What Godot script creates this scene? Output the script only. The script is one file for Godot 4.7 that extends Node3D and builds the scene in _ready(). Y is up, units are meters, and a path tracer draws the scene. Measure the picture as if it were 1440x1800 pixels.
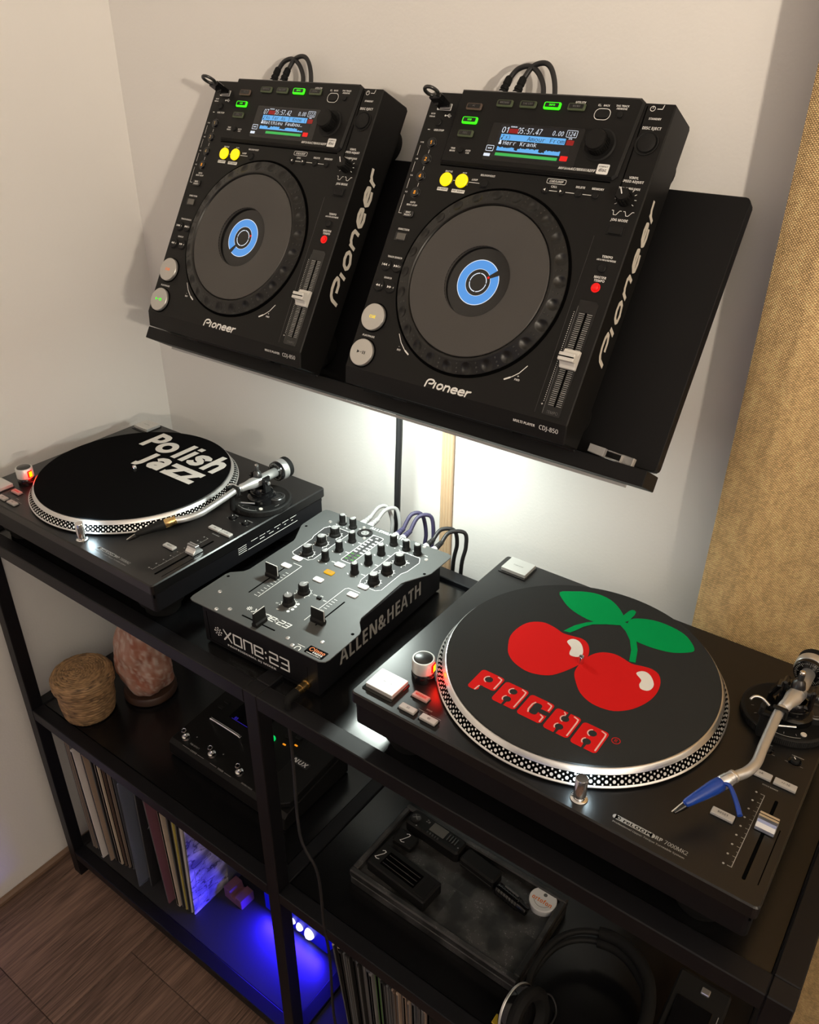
extends Node3D
# A corner of a room with a record-playing setup: two turntables and a mixer on a black rack, two players on a tilted wall shelf.
# Device builders work in millimetres around «org» (a corner of the device); 2-D print uses the frame «fr».

var org := Vector3.ZERO
var fr := Transform3D()
var K := {}
var used := {}
var grp := 1
var lift := 0

# ---------------------------------------------------------------- helpers: materials
func lin(r: float, g: float, b: float) -> Color:
	return Color(r, g, b).linear_to_srgb()

func mk(key: String, c: Color, rough: float, metal := 0.0, spec := 0.5) -> StandardMaterial3D:
	var m := StandardMaterial3D.new()
	m.resource_name = key
	m.albedo_color = c
	m.roughness = rough
	m.metallic = metal
	m.metallic_specular = spec
	K[key] = m
	return m

func glow(key: String, c: Color, energy: float, base := Color(0.02, 0.02, 0.02)) -> StandardMaterial3D:
	var m := mk(key, base, 0.4)
	m.emission_enabled = true
	m.emission = c
	m.emission_energy_multiplier = energy
	return m

func noise_tex(freq: float, oct: int, sd: int, size := 512, normal := false, bump := 4.0) -> NoiseTexture2D:
	var n := FastNoiseLite.new()
	n.seed = sd
	n.frequency = freq
	n.fractal_octaves = oct
	var t := NoiseTexture2D.new()
	t.width = size
	t.height = size
	t.seamless = true
	t.noise = n
	t.as_normal_map = normal
	t.bump_strength = bump
	return t

# ---------------------------------------------------------------- helpers: nodes
func numbered(called: String) -> String:
	if not used.has(called):
		used[called] = 0
		return called
	used[called] += 1
	return "%s_%03d" % [called, used[called]]

func thing(called: String, label: String, category: String, group := "") -> Node3D:
	var o := Node3D.new()
	o.name = numbered(called)
	add_child(o, true)
	tag(o, label, category, group)
	return o

func tag(o: Node, label: String, category: String, group := "") -> void:
	o.set_meta("label", label)
	o.set_meta("category", category)
	if group != "":
		o.set_meta("group", group)

func put(called: String, st: SurfaceTool, m: Material, parent: Node = self) -> MeshInstance3D:
	st.generate_normals()
	var o := MeshInstance3D.new()
	o.name = numbered(called) if parent == self else called
	o.mesh = st.commit()
	o.mesh.surface_set_material(0, m)
	parent.add_child(o, true)
	return o

func copy_of(root: Node3D) -> Node3D:
	var r: Node3D = root.duplicate()
	var base: String = String(root.name)
	var rx := RegEx.create_from_string("_\\d{3}$")
	r.name = numbered(rx.sub(base, ""))
	add_child(r, true)
	return r

# ---------------------------------------------------------------- helpers: geometry
func S() -> SurfaceTool:
	var st := SurfaceTool.new()
	st.begin(Mesh.PRIMITIVE_TRIANGLES)
	return st

func newgrp() -> int:
	grp += 1
	return grp

func tri(st: SurfaceTool, a: Vector3, b: Vector3, c: Vector3, n: Vector3) -> void:
	if (b - a).cross(c - a).dot(n) > 0.0:
		st.add_vertex(a); st.add_vertex(c); st.add_vertex(b)
	else:
		st.add_vertex(a); st.add_vertex(b); st.add_vertex(c)

func face(st: SurfaceTool, p: PackedVector3Array, n: Vector3) -> void:
	for i in range(1, p.size() - 1):
		tri(st, p[0], p[i], p[i + 1], n)

# chamfered box in metres: transform, full size, chamfer
func cbox(st: SurfaceTool, t: Transform3D, size: Vector3, c: float) -> void:
	st.set_smooth_group(-1)
	var h := size * 0.5
	c = minf(c, minf(h.x, minf(h.y, h.z)) * 0.95)
	var ax := [Vector3.RIGHT, Vector3.UP, Vector3.BACK]
	var v := {}
	for i in 8:
		var s := Vector3(1 if i & 1 else -1, 1 if i & 2 else -1, 1 if i & 4 else -1)
		for k in 3:
			var p := Vector3(h.x - c, h.y - c, h.z - c)
			p[k] = h[k]
			v[i * 3 + k] = t * (p * s)
	for k in 3:
		var a := (k + 1) % 3
		var b := (k + 2) % 3
		for sgn in 2:
			var o := (1 << k) * sgn
			var n: Vector3 = t.basis * (ax[k] * (1.0 if sgn else -1.0))
			var ids := [o, o | (1 << a), o | (1 << a) | (1 << b), o | (1 << b)]
			face(st, PackedVector3Array([v[ids[0] * 3 + k], v[ids[1] * 3 + k], v[ids[2] * 3 + k], v[ids[3] * 3 + k]]), n)
		for sa in 2:
			for sb in 2:
				var o2 := (1 << a) * sa | (1 << b) * sb
				var o3 := o2 | (1 << k)
				var n2: Vector3 = t.basis * (ax[a] * (1.0 if sa else -1.0) + ax[b] * (1.0 if sb else -1.0))
				face(st, PackedVector3Array([v[o2 * 3 + a], v[o3 * 3 + a], v[o3 * 3 + b], v[o2 * 3 + b]]), n2)
	for i in 8:
		var s2 := Vector3(1 if i & 1 else -1, 1 if i & 2 else -1, 1 if i & 4 else -1)
		tri(st, v[i * 3], v[i * 3 + 1], v[i * 3 + 2], t.basis * s2)

# box in mm around org: centre (u, v), from height y
func box(st: SurfaceTool, u: float, v: float, y: float, w: float, d: float, h: float, b := 0.5) -> void:
	cbox(st, Transform3D(Basis(), org + Vector3(u, y + h * 0.5, v) * 0.001), Vector3(w, h, d) * 0.001, b * 0.001)

# surface of revolution about y of transform t; profile (radius, height) from bottom to top, metres
func lathe(st: SurfaceTool, t: Transform3D, prof: PackedVector2Array, seg := 32) -> void:
	var g := newgrp()
	for i in prof.size() - 1:
		var d := (prof[i + 1] - prof[i]).normalized()
		if i > 0:
			var d0 := (prof[i] - prof[i - 1]).normalized()
			if d.dot(d0) < 0.75:
				g = newgrp()
		if prof[i].x < 1e-7 and prof[i + 1].x < 1e-7:
			continue
		st.set_smooth_group(g)
		var nn := Vector2(d.y, -d.x)
		for k in seg:
			var a0 := TAU * k / seg
			var a1 := TAU * (k + 1) / seg
			var am := (a0 + a1) * 0.5
			var n := t.basis * Vector3(nn.x * cos(am), nn.y, nn.x * sin(am))
			var p0 := t * Vector3(prof[i].x * cos(a0), prof[i].y, prof[i].x * sin(a0))
			var p1 := t * Vector3(prof[i + 1].x * cos(a0), prof[i + 1].y, prof[i + 1].x * sin(a0))
			var p2 := t * Vector3(prof[i + 1].x * cos(a1), prof[i + 1].y, prof[i + 1].x * sin(a1))
			var p3 := t * Vector3(prof[i].x * cos(a1), prof[i].y, prof[i].x * sin(a1))
			if prof[i].x > 1e-7:
				tri(st, p0, p1, p3, n)
			if prof[i + 1].x > 1e-7:
				tri(st, p1, p2, p3, n)

func prof_mm(a: Array) -> PackedVector2Array:
	var p := PackedVector2Array()
	for i in a.size() / 2:
		p.append(Vector2(a[i * 2], a[i * 2 + 1]) * 0.001)
	return p

# turned piece standing at (u, v, y) mm around org, profile in mm
func turn(st: SurfaceTool, u: float, v: float, y: float, prof: Array, seg := 32) -> void:
	lathe(st, Transform3D(Basis(), org + Vector3(u, y, v) * 0.001), prof_mm(prof), seg)

func cyl(st: SurfaceTool, u: float, v: float, y: float, r: float, h: float, b := 0.4, seg := 28, r2 := -1.0) -> void:
	if r2 < 0.0:
		r2 = r
	b = minf(b, minf(r2 * 0.8, h * 0.45))
	turn(st, u, v, y, [0, 0, r, 0, r2, h - b, r2 - b, h, 0, h], seg)

# axis-aligned turned piece between two points in metres
func rod(st: SurfaceTool, a: Vector3, b: Vector3, prof: PackedVector2Array, seg := 24) -> void:
	lathe(st, Transform3D(aim(b - a), a), prof, seg)

func aim(dir: Vector3) -> Basis:
	var y := dir.normalized()
	var x := y.cross(Vector3(0, 0, 1) if absf(y.z) < 0.9 else Vector3(1, 0, 0)).normalized()
	return Basis(x, y, x.cross(y))

func tube(st: SurfaceTool, p: PackedVector3Array, r: float, sides := 10, r_end := -1.0) -> void:
	st.set_smooth_group(newgrp())
	var n := p.size()
	var up := Vector3.ZERO
	var rings := []
	for i in n:
		var d := (p[mini(i + 1, n - 1)] - p[maxi(i - 1, 0)]).normalized()
		if i == 0:
			up = aim(d).x
		up = (up - d * up.dot(d)).normalized()
		var side := d.cross(up)
		var rr := r if r_end < 0.0 else lerpf(r, r_end, float(i) / (n - 1))
		var ring := PackedVector3Array()
		for k in sides:
			var a := TAU * k / sides
			ring.append(p[i] + (up * cos(a) + side * sin(a)) * rr)
		rings.append(ring)
	for i in n - 1:
		var mid := (p[i] + p[i + 1]) * 0.5
		for k in sides:
			var k2 := (k + 1) % sides
			var q: Vector3 = (rings[i][k] + rings[i + 1][k2]) * 0.5 - mid
			tri(st, rings[i][k], rings[i + 1][k], rings[i + 1][k2], q)
			tri(st, rings[i][k], rings[i + 1][k2], rings[i][k2], q)
	st.set_smooth_group(-1)
	face(st, rings[0], p[0] - p[1])
	face(st, rings[n - 1], p[n - 1] - p[n - 2])

func spl(p: PackedVector3Array, n := 8) -> PackedVector3Array:
	var o := PackedVector3Array()
	for i in p.size() - 1:
		for k in n:
			o.append(p[i].cubic_interpolate(p[i + 1], p[maxi(i - 1, 0)], p[mini(i + 2, p.size() - 1)], float(k) / n))
	o.append(p[p.size() - 1])
	return o

func spl2(p: PackedVector2Array, n := 6) -> PackedVector2Array:   # closed smooth outline
	var o := PackedVector2Array()
	var m := p.size()
	for i in m:
		for k in n:
			o.append(p[i].cubic_interpolate(p[(i + 1) % m], p[(i - 1 + m) % m], p[(i + 2) % m], float(k) / n))
	return o

func inset(p: PackedVector2Array, d: float) -> PackedVector2Array:
	var area := 0.0
	var m := p.size()
	for i in m:
		area += p[i].cross(p[(i + 1) % m])
	var sg := signf(area)
	var o := PackedVector2Array()
	for i in m:
		var e0 := (p[i] - p[(i - 1 + m) % m]).normalized()
		var e1 := (p[(i + 1) % m] - p[i]).normalized()
		var n0 := Vector2(-e0.y, e0.x) * sg
		var n1 := Vector2(-e1.y, e1.x) * sg
		var b := n0 + n1
		b = b.normalized() if b.length() > 0.01 else n0
		o.append(p[i] + b * d / maxf(0.35, b.dot(n0)))
	return o

# extrude an outline (mm, in the a-b plane of t) from c0 to c1 along t's c axis, chamfering both ends
func ext(st: SurfaceTool, poly: PackedVector2Array, t: Transform3D, c0: float, c1: float, bev := 0.0, smooth := false) -> void:
	var area := 0.0
	var m := poly.size()
	for i in m:
		area += poly[i].cross(poly[(i + 1) % m])
	var sg := signf(area)
	var inner := inset(poly, bev) if bev > 0.0 else poly
	var idx := Geometry2D.triangulate_polygon(inner)
	st.set_smooth_group(-1)
	for e in 2:
		var n := t.basis.z * (1.0 if e else -1.0)
		var c := c1 if e else c0
		for i in idx.size() / 3:
			var q := [inner[idx[i * 3]], inner[idx[i * 3 + 1]], inner[idx[i * 3 + 2]]]
			tri(st, t * Vector3(q[0].x, q[0].y, c), t * Vector3(q[1].x, q[1].y, c), t * Vector3(q[2].x, q[2].y, c), n)
	var rows := [[poly, c0 + bev], [poly, c1 - bev]]
	if bev > 0.0:
		rows = [[inner, c0], [poly, c0 + bev], [poly, c1 - bev], [inner, c1]]
	if smooth:
		st.set_smooth_group(newgrp())
	for r in rows.size() - 1:
		for i in m:
			var j := (i + 1) % m
			var ed := poly[j] - poly[i]
			var n2 := t.basis * Vector3(ed.y * sg, -ed.x * sg, 0)
			var A: PackedVector2Array = rows[r][0]
			var B: PackedVector2Array = rows[r + 1][0]
			face(st, PackedVector3Array([t * Vector3(A[i].x, A[i].y, rows[r][1]), t * Vector3(A[j].x, A[j].y, rows[r][1]), t * Vector3(B[j].x, B[j].y, rows[r + 1][1]), t * Vector3(B[i].x, B[i].y, rows[r + 1][1])]), n2)

# frame for outlines seen from above: a = right, b = towards the viewer, c = up
func top_fr() -> Transform3D:
	return Transform3D(Basis(Vector3(0.001, 0, 0), Vector3(0, 0, 0.001), Vector3(0, 0.001, 0)), org)

func slab(st: SurfaceTool, poly: PackedVector2Array, y0: float, y1: float, bev := 0.0) -> void:
	ext(st, poly, top_fr(), y0, y1, bev)

func rrect(u: float, v: float, w: float, d: float, r: float, n := 4) -> PackedVector2Array:
	var o := PackedVector2Array()
	var cs := [Vector2(u + w / 2 - r, v + d / 2 - r), Vector2(u - w / 2 + r, v + d / 2 - r), Vector2(u - w / 2 + r, v - d / 2 + r), Vector2(u + w / 2 - r, v - d / 2 + r)]
	for k in 4:
		for i in n + 1:
			var a := PI / 2 * k + PI / 2 * i / n
			o.append(cs[k] + Vector2(cos(a), sin(a)) * r)
	return o

func ring(u: float, v: float, r0: float, r1: float, y: float, st: SurfaceTool, seg := 48, a0 := 0.0, a1 := TAU) -> void:
	st.set_smooth_group(-1)
	for k in seg:
		var b0 := lerpf(a0, a1, float(k) / seg)
		var b1 := lerpf(a0, a1, float(k + 1) / seg)
		flat(st, PackedVector2Array([Vector2(u + r0 * cos(b0), v + r0 * sin(b0)), Vector2(u + r1 * cos(b0), v + r1 * sin(b0)), Vector2(u + r1 * cos(b1), v + r1 * sin(b1)), Vector2(u + r0 * cos(b1), v + r0 * sin(b1))]), y)

# ---- print in the frame fr (a, b down, height): all mm
func flat(st: SurfaceTool, p: PackedVector2Array, y: float) -> void:
	var q := PackedVector3Array()
	for a in p:
		q.append(fr * Vector3(a.x, a.y, y))
	face(st, q, fr.basis.z)

func fill(st: SurfaceTool, p: PackedVector2Array, y0: float) -> void:
	lift = (lift + 1) % 24
	var y := y0 + lift * 0.004
	var idx := Geometry2D.triangulate_polygon(p)
	st.set_smooth_group(-1)
	for i in idx.size() / 3:
		flat(st, PackedVector2Array([p[idx[i * 3]], p[idx[i * 3 + 1]], p[idx[i * 3 + 2]]]), y)

func disc(st: SurfaceTool, u: float, v: float, r: float, y: float, seg := 16) -> void:
	st.set_smooth_group(-1)
	var p := PackedVector2Array()
	for k in seg:
		p.append(Vector2(u + r * cos(TAU * k / seg), v + r * sin(TAU * k / seg)))
	flat(st, p, y)

func stroke(st: SurfaceTool, p: PackedVector2Array, w: float, y0: float, closed := false, rounded := true) -> void:
	# every piece lies a few thousandths of a millimetre above the one before, so that none coincide
	st.set_smooth_group(-1)
	var y := y0
	var m := p.size()
	for i in (m if closed else m - 1):
		var a := p[i]
		var b := p[(i + 1) % m]
		if a.distance_to(b) < 1e-6:
			continue
		lift = (lift + 1) % 24
		y = y0 + lift * 0.004
		var n := (b - a).normalized().orthogonal() * w * 0.5
		flat(st, PackedVector2Array([a + n, b + n, b - n, a - n]), y)
	if rounded and w > 0.0:
		for i in m:
			if closed or (i > 0 and i < m - 1) or (w > 0.8 and w < 5.0):
				lift = (lift + 1) % 24
				disc(st, p[i].x, p[i].y, w * 0.5, y0 + lift * 0.004, 12)

func ln(st: SurfaceTool, a: Array, w: float, y: float, closed := false, rounded := true) -> void:
	stroke(st, pv(a), w, y, closed, rounded)

func pv(a: Array) -> PackedVector2Array:
	var p := PackedVector2Array()
	for i in a.size() / 2:
		p.append(Vector2(a[i * 2], a[i * 2 + 1]))
	return p

var fonts := {}
func text(st: SurfaceTool, s: String, u: float, v: float, cap: float, y: float, bold := true, w := 0.0, slant := 0.0, mono := false, align := 0) -> void:
	var fk := "m" if mono else ("b" if bold else "r")
	if not fonts.has(fk):
		var f := SystemFont.new()
		f.font_names = PackedStringArray(["Droid Sans Mono" if mono else "Droid Sans"])
		f.font_weight = 700 if bold else 400
		fonts[fk] = f
	var key := fk + s
	if not fonts.has(key):
		var t := TextMesh.new()
		t.text = s
		t.font = fonts[fk]
		t.font_size = 32
		t.pixel_size = 1.0
		t.depth = 0.0
		t.curve_step = 4.0
		fonts[key] = [t.get_mesh_arrays(), t.get_aabb()]
	var bb: AABB = fonts[key][1]
	var ar: Array = fonts[key][0]
	if ar.size() == 0 or ar[Mesh.ARRAY_VERTEX] == null:
		return
	var vs: PackedVector3Array = ar[Mesh.ARRAY_VERTEX]
	var ids = ar[Mesh.ARRAY_INDEX]
	var sy := cap / (32.0 * 0.714)
	var sx := sy if w <= 0.0 else w / bb.size.x
	var c := bb.get_center()
	var ox := 0.0
	if align != 0:
		ox = bb.size.x * 0.5 * sx * align
	st.set_smooth_group(-1)
	var q := PackedVector3Array()
	for p in vs:
		var yy := (p.y - c.y) * sy
		q.append(fr * Vector3(u + ox + (p.x - c.x) * sx + yy * slant, v - yy, y))
	var cnt: int = ids.size() if ids != null else q.size()
	for i in cnt / 3:
		if ids != null:
			tri(st, q[ids[i * 3]], q[ids[i * 3 + 1]], q[ids[i * 3 + 2]], fr.basis.z)
		else:
			tri(st, q[i * 3], q[i * 3 + 1], q[i * 3 + 2], fr.basis.z)

# stroke lettering: glyphs in units of the x-height, y up
func glyphs(st: SurfaceTool, list: Array, u: float, v: float, sx: float, sy: float, w: float, y: float, slant := 0.0) -> void:
	for g in list:
		var p := PackedVector2Array()
		for i in g[1].size() / 2:
			var gx: float = g[0] + g[1][i * 2]
			var gy: float = g[1][i * 2 + 1]
			p.append(Vector2(u + gx * sx + gy * sy * slant, v - gy * sy))
		stroke(st, p, w, y, g.size() > 2)

func arc_pts(cx: float, cy: float, rx: float, ry: float, a0: float, a1: float, n: int) -> Array:
	var o := []
	for i in n + 1:
		var a := deg_to_rad(lerpf(a0, a1, float(i) / n))
		o.append(cx + rx * cos(a))
		o.append(cy + ry * sin(a))
	return o

# ---------------------------------------------------------------- scene
func _ready() -> void:
	var cam := Camera3D.new()
	cam.name = "camera"
	cam.transform = Transform3D(Basis(Vector3(0.80602, 0.00738, -0.59184), Vector3(-0.30246, 0.86465, -0.40113), Vector3(0.50877, 0.50233, 0.69915)).orthonormalized(), Vector3(1.349, 1.614, 0.995))
	cam.fov = 63.794
	cam.near = 0.02
	cam.far = 30.0
	cam.current = true
	add_child(cam)
	var we := WorldEnvironment.new()
	we.name = "environment"
	var env := Environment.new()
	env.background_mode = Environment.BG_COLOR
	env.background_color = Color(0.42, 0.52, 0.80)   # dusk outside the window behind the camera
	env.background_energy_multiplier = 0.8
	env.tonemap_mode = Environment.TONE_MAPPER_LINEAR
	env.tonemap_exposure = 1.0
	env.sdfgi_enabled = true
	env.ssao_enabled = true
	env.ssil_enabled = true
	we.environment = env
	add_child(we)
	# floor lamp with an open bowl, warm, behind and to the right of the camera
	omni("floor_lamp_light", Vector3(2.9, 1.74, 1.75), Color(1.0, 0.938, 0.85), 5.8, 0.045)
	# cool lamp bar under the wall shelf
	area("shelf_lamp_light", Vector3(0.69, 1.168, 0.176), Vector3(0, -1, -0.12), Vector2(0.085, 0.018), Color(0.95, 1.0, 0.965), 0.21)
	# blue lamp box on the lowest shelf
	area("lamp_box_light", Vector3(0.587, 0.110, 0.334), Vector3(0, -0.35, 1), Vector2(0.15, 0.03), Color(0.16, 0.10, 1.0), 0.30)
	materials()
	room()
	curtain()
	rack()
	wall_shelf()
	turntables()
	players()
	mixer()
	cables()
	middle_shelf()
	records()
	fr = Transform3D()

func omni(called: String, p: Vector3, c: Color, e: float, size: float) -> void:
	var l := OmniLight3D.new()
	l.name = called
	l.position = p
	l.light_color = c
	l.light_energy = e
	l.light_size = size
	l.omni_range = 8.0
	l.omni_attenuation = 2.0
	l.shadow_enabled = true
	add_child(l)

func area(called: String, p: Vector3, dir: Vector3, size: Vector2, c: Color, e: float) -> void:
	var l := AreaLight3D.new()
	l.name = called
	l.area_size = size
	l.light_color = c
	l.light_energy = e
	l.area_range = 6.0
	l.area_attenuation = 2.0
	l.shadow_enabled = true
	var z := -dir.normalized()
	var x := Vector3.RIGHT
	var y := z.cross(x).normalized()
	l.transform = Transform3D(Basis(y.cross(z).normalized(), y, z), p)
	add_child(l)

func materials() -> void:
	var paint := noise_tex(0.09, 4, 11, 512, true, 2.0)
	var m := mk("wall_paint", lin(0.80, 0.78, 0.755), 0.85, 0.0, 0.3)
	m.normal_enabled = true
	m.normal_texture = paint
	m.normal_scale = 0.12
	m.uv1_triplanar = true
	m.uv1_world_triplanar = true
	m.uv1_scale = Vector3(3.2, 3.2, 3.2)
	mk("wall_far", lin(0.16, 0.155, 0.16), 0.85, 0.0, 0.3)
	mk("frame_black", lin(0.0055, 0.0055, 0.0070), 0.45, 0.0, 0.36)
	m = mk("board_black", lin(0.0045, 0.0045, 0.005), 0.22, 0.0, 0.5)
	mk("board_low", lin(0.022, 0.022, 0.024), 0.38, 0.0, 0.5)
	m = mk("shelf_black", lin(0.0050, 0.0050, 0.0054), 0.5, 0.0, 0.32)
	mk("shelf_edge", lin(0.55, 0.55, 0.54), 0.6)
	var fine := noise_tex(0.35, 3, 5, 512, true, 3.0)
	m = mk("deck_black", lin(0.0055, 0.0055, 0.0058), 0.33, 0.0, 0.5)
	m.normal_enabled = true
	m.normal_texture = fine
	m.normal_scale = 0.035
	m.uv1_triplanar = true
	m.uv1_scale = Vector3(6, 6, 6)
	mk("plinth_black", lin(0.0050, 0.0050, 0.0066), 0.5, 0.0, 0.38)
	mk("plastic_black", lin(0.0056, 0.0054, 0.0052), 0.5, 0.0, 0.34)
	mk("plastic_soft", lin(0.0075, 0.0075, 0.0075), 0.6, 0.0, 0.34)
	mk("gloss_black", lin(0.005, 0.005, 0.0055), 0.12, 0.0, 0.5)
	mk("void_black", lin(0.0015, 0.0015, 0.0015), 0.8, 0.0, 0.1)
	mk("rubber", lin(0.007, 0.007, 0.007), 0.75, 0.0, 0.3)
	mk("print_white", lin(0.78, 0.78, 0.76), 0.55)
	mk("print_soft", lin(0.30, 0.30, 0.29), 0.6)
	mk("print_dim", lin(0.10, 0.10, 0.10), 0.6)
	mk("print_cream", lin(0.62, 0.58, 0.51), 0.55)
	mk("silver", lin(0.72, 0.72, 0.72), 0.28, 0.9)
	m = mk("brushed", lin(0.66, 0.66, 0.64), 0.42, 0.5)
	mk("chrome", lin(0.8, 0.8, 0.8), 0.1, 1.0)
	mk("satin_arm", lin(0.60, 0.60, 0.60), 0.33, 0.75)
	mk("dark_metal", lin(0.06, 0.06, 0.06), 0.3, 0.7)
	mk("key_white", lin(0.66, 0.65, 0.62), 0.5)
	mk("key_grey", lin(0.42, 0.40, 0.38), 0.5)
	mk("key_pink", lin(0.50, 0.30, 0.28), 0.5)
	mk("plate_grey", lin(0.066, 0.062, 0.059), 0.42, 0.15, 0.4)
	mk("dot_white", lin(0.85, 0.85, 0.83), 0.35, 0.3)
	mk("gold", lin(0.65, 0.46, 0.20), 0.25, 1.0)
	mk("blue_shell", lin(0.008, 0.05, 0.33), 0.3)
	mk("felt_black", lin(0.0045, 0.0045, 0.005), 0.95, 0.0, 0.12)
	m = mk("felt_grey", lin(0.030, 0.031, 0.031), 0.95, 0.0, 0.2)
	m.normal_enabled = true
	m.normal_texture = fine
	m.normal_scale = 0.5
	m.uv1_triplanar = true
	m.uv1_scale = Vector3(9, 9, 9)
	mk("felt_red", lin(0.62, 0.012, 0.012), 0.9, 0.0, 0.2)
	mk("felt_green", lin(0.0, 0.30, 0.075), 0.9, 0.0, 0.2)
	mk("felt_white", lin(0.75, 0.74, 0.71), 0.9, 0.0, 0.2)
	mk("felt_pink", lin(0.80, 0.45, 0.42), 0.9, 0.0, 0.2)
	m = mk("mixer_grey", lin(0.07, 0.074, 0.074), 0.5, 0.1, 0.5)
	m.normal_enabled = true
	m.normal_texture = fine
	m.normal_scale = 0.3
	m.uv1_triplanar = true
	m.uv1_scale = Vector3(16, 16, 16)
	mk("mixer_panel", lin(0.02, 0.0205, 0.0215), 0.55)
	mk("cable_black", lin(0.010, 0.010, 0.011), 0.5)
	mk("cable_grey", lin(0.30, 0.30, 0.30), 0.55)
	mk("cable_violet", lin(0.035, 0.03, 0.075), 0.55)
	mk("plug_white", lin(0.70, 0.70, 0.70), 0.4)
	mk("straw", lin(0.40, 0.25, 0.13), 0.7).vertex_color_use_as_albedo = true
	K.straw.albedo_color = Color.WHITE
	m = mk("salt", Color.WHITE, 0.5)
	m.vertex_color_use_as_albedo = true
	m.subsurf_scatter_enabled = true
	m.subsurf_scatter_strength = 0.04
	mk("dark_wood", lin(0.05, 0.025, 0.016), 0.45)
	mk("pine_strip", lin(0.60, 0.42, 0.26), 0.55)
	mk("base_trim", lin(0.19, 0.115, 0.075), 0.5)
	m = mk("marble", Color.WHITE, 0.45)
	m.albedo_texture = marble_tex()
	m.uv1_triplanar = true
	m.uv1_scale = Vector3(5, 5, 5)
	m = mk("clear_plastic", Color(0.95, 0.95, 0.95, 0.16), 0.06)
	m.transparency = BaseMaterial3D.TRANSPARENCY_ALPHA
	m = mk("window_glass", Color(1, 1, 1, 0.06), 0.02)
	m.transparency = BaseMaterial3D.TRANSPARENCY_ALPHA
	m = mk("sleeve_film", Color(0.55, 0.60, 0.72, 0.30), 0.2)
	m.transparency = BaseMaterial3D.TRANSPARENCY_ALPHA
	glow("led_green", Color(0.22, 1.0, 0.02), 1.3)
	glow("led_yellow", Color(1.0, 0.86, 0.0), 1.25)
	glow("led_amber", Color(1.0, 0.62, 0.12), 0.9)
	glow("led_orange", Color(1.0, 0.45, 0.02), 1.0)
	glow("led_red", Color(1.0, 0.02, 0.02), 0.85)
	glow("led_red_dim", Color(0.8, 0.01, 0.03), 0.45)
	glow("strobe_core", Color(1.0, 0.72, 0.0), 2.2)
	glow("screen_ice", Color(0.42, 0.74, 1.0), 0.85)
	glow("screen_ice_deep", Color(0.25, 0.48, 0.85), 0.85)
	glow("screen_white", Color(0.92, 0.95, 1.0), 0.95)
	glow("screen_green", Color(0.26, 0.80, 0.36), 0.75)
	glow("screen_navy", Color(0.015, 0.02, 0.07), 0.5)
	glow("pedal_blue", Color(0.02, 0.42, 1.0), 0.9)
	glow("pedal_violet", Color(0.25, 0.18, 0.85), 0.5)
	glow("pedal_green", Color(0.02, 0.85, 0.40), 0.9)
	glow("meter_green", Color(0.55, 0.95, 0.45), 0.5)
	glow("cue_yellow", Color(1.0, 0.76, 0.0), 0.85)
	glow("lamp_white", Color(0.96, 0.97, 0.93), 6.0)
	glow("target_white", Color(0.85, 0.95, 1.0), 6.0)
	glow("globe_warm", Color(1.0, 0.93, 0.84), 5.0)
	glow("bulb_blue", Color(0.75, 0.75, 1.0), 3.0)
	mk("straw_plain", lin(0.28, 0.17, 0.09), 0.7)
	mk("tag_yellow", lin(0.55, 0.38, 0.02), 0.5)
	mk("cover_dark", lin(0.10, 0.10, 0.11), 0.6)
	m = mk("cover_art", lin(0.75, 0.73, 0.80), 0.55)
	m.albedo_texture = marble_light()
	m.uv1_triplanar = true
	m.uv1_scale = Vector3(3, 3, 3)
	mk("key_olive", lin(0.055, 0.075, 0.035), 0.5)
	mk("key_brown", lin(0.085, 0.055, 0.04), 0.5)
	mk("key_smoke", lin(0.10, 0.095, 0.085), 0.5)
	mk("print_amber", lin(0.42, 0.30, 0.14), 0.5)
	mk("print_soft2", lin(0.34, 0.335, 0.32), 0.5)
	mk("jog_black", lin(0.0065, 0.0063, 0.0058), 0.36, 0.0, 0.45)
	mk("pip", lin(0.012, 0.0115, 0.0105), 0.3, 0.1, 0.6)
	mk("fader_white", lin(0.62, 0.61, 0.58), 0.45)
	mk("knob_cap", lin(0.22, 0.22, 0.22), 0.4, 0.2)
	mk("badge_orange", lin(0.75, 0.18, 0.02), 0.5)
	mk("spun", lin(0.52, 0.51, 0.49), 0.34, 0.8)
	glow("screen_ring", Color(0.36, 0.66, 0.98), 0.80)
	glow("box_blue", Color(0.008, 0.02, 0.80), 0.55)

func marble_tex() -> ImageTexture:
	var n := FastNoiseLite.new()
	n.seed = 3
	n.frequency = 0.012
	n.fractal_octaves = 5
	var n2 := FastNoiseLite.new()
	n2.seed = 8
	n2.frequency = 0.05
	var im := Image.create(256, 256, false, Image.FORMAT_RGB8)
	for y in 256:
		for x in 256:
			var a := n.get_noise_2d(x, y)
			var v := 0.012 + 0.035 * clampf(a * 2.0 + 0.45, 0.0, 1.0)
			var f := absf(n2.get_noise_2d(x * 1.0 + a * 60.0, y * 0.5))
			if f < 0.012 and a > 0.1:
				v += 0.12
			im.set_pixel(x, y, lin(v, v * 0.99, v * 0.97))
	return ImageTexture.create_from_image(im)

func marble_light() -> ImageTexture:
	var n := FastNoiseLite.new()
	n.seed = 77
	n.frequency = 0.02
	n.fractal_octaves = 5
	var im := Image.create(192, 192, false, Image.FORMAT_RGB8)
	for y in 192:
		for x in 192:
			var v := clampf(0.72 + 0.55 * n.get_noise_2d(x, y * 1.6) - (0.35 if absf(n.get_noise_2d(x * 0.6 + 300.0, y)) < 0.03 else 0.0), 0.1, 1.0)
			im.set_pixel(x, y, Color(v, v, v))
	return ImageTexture.create_from_image(im)

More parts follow.
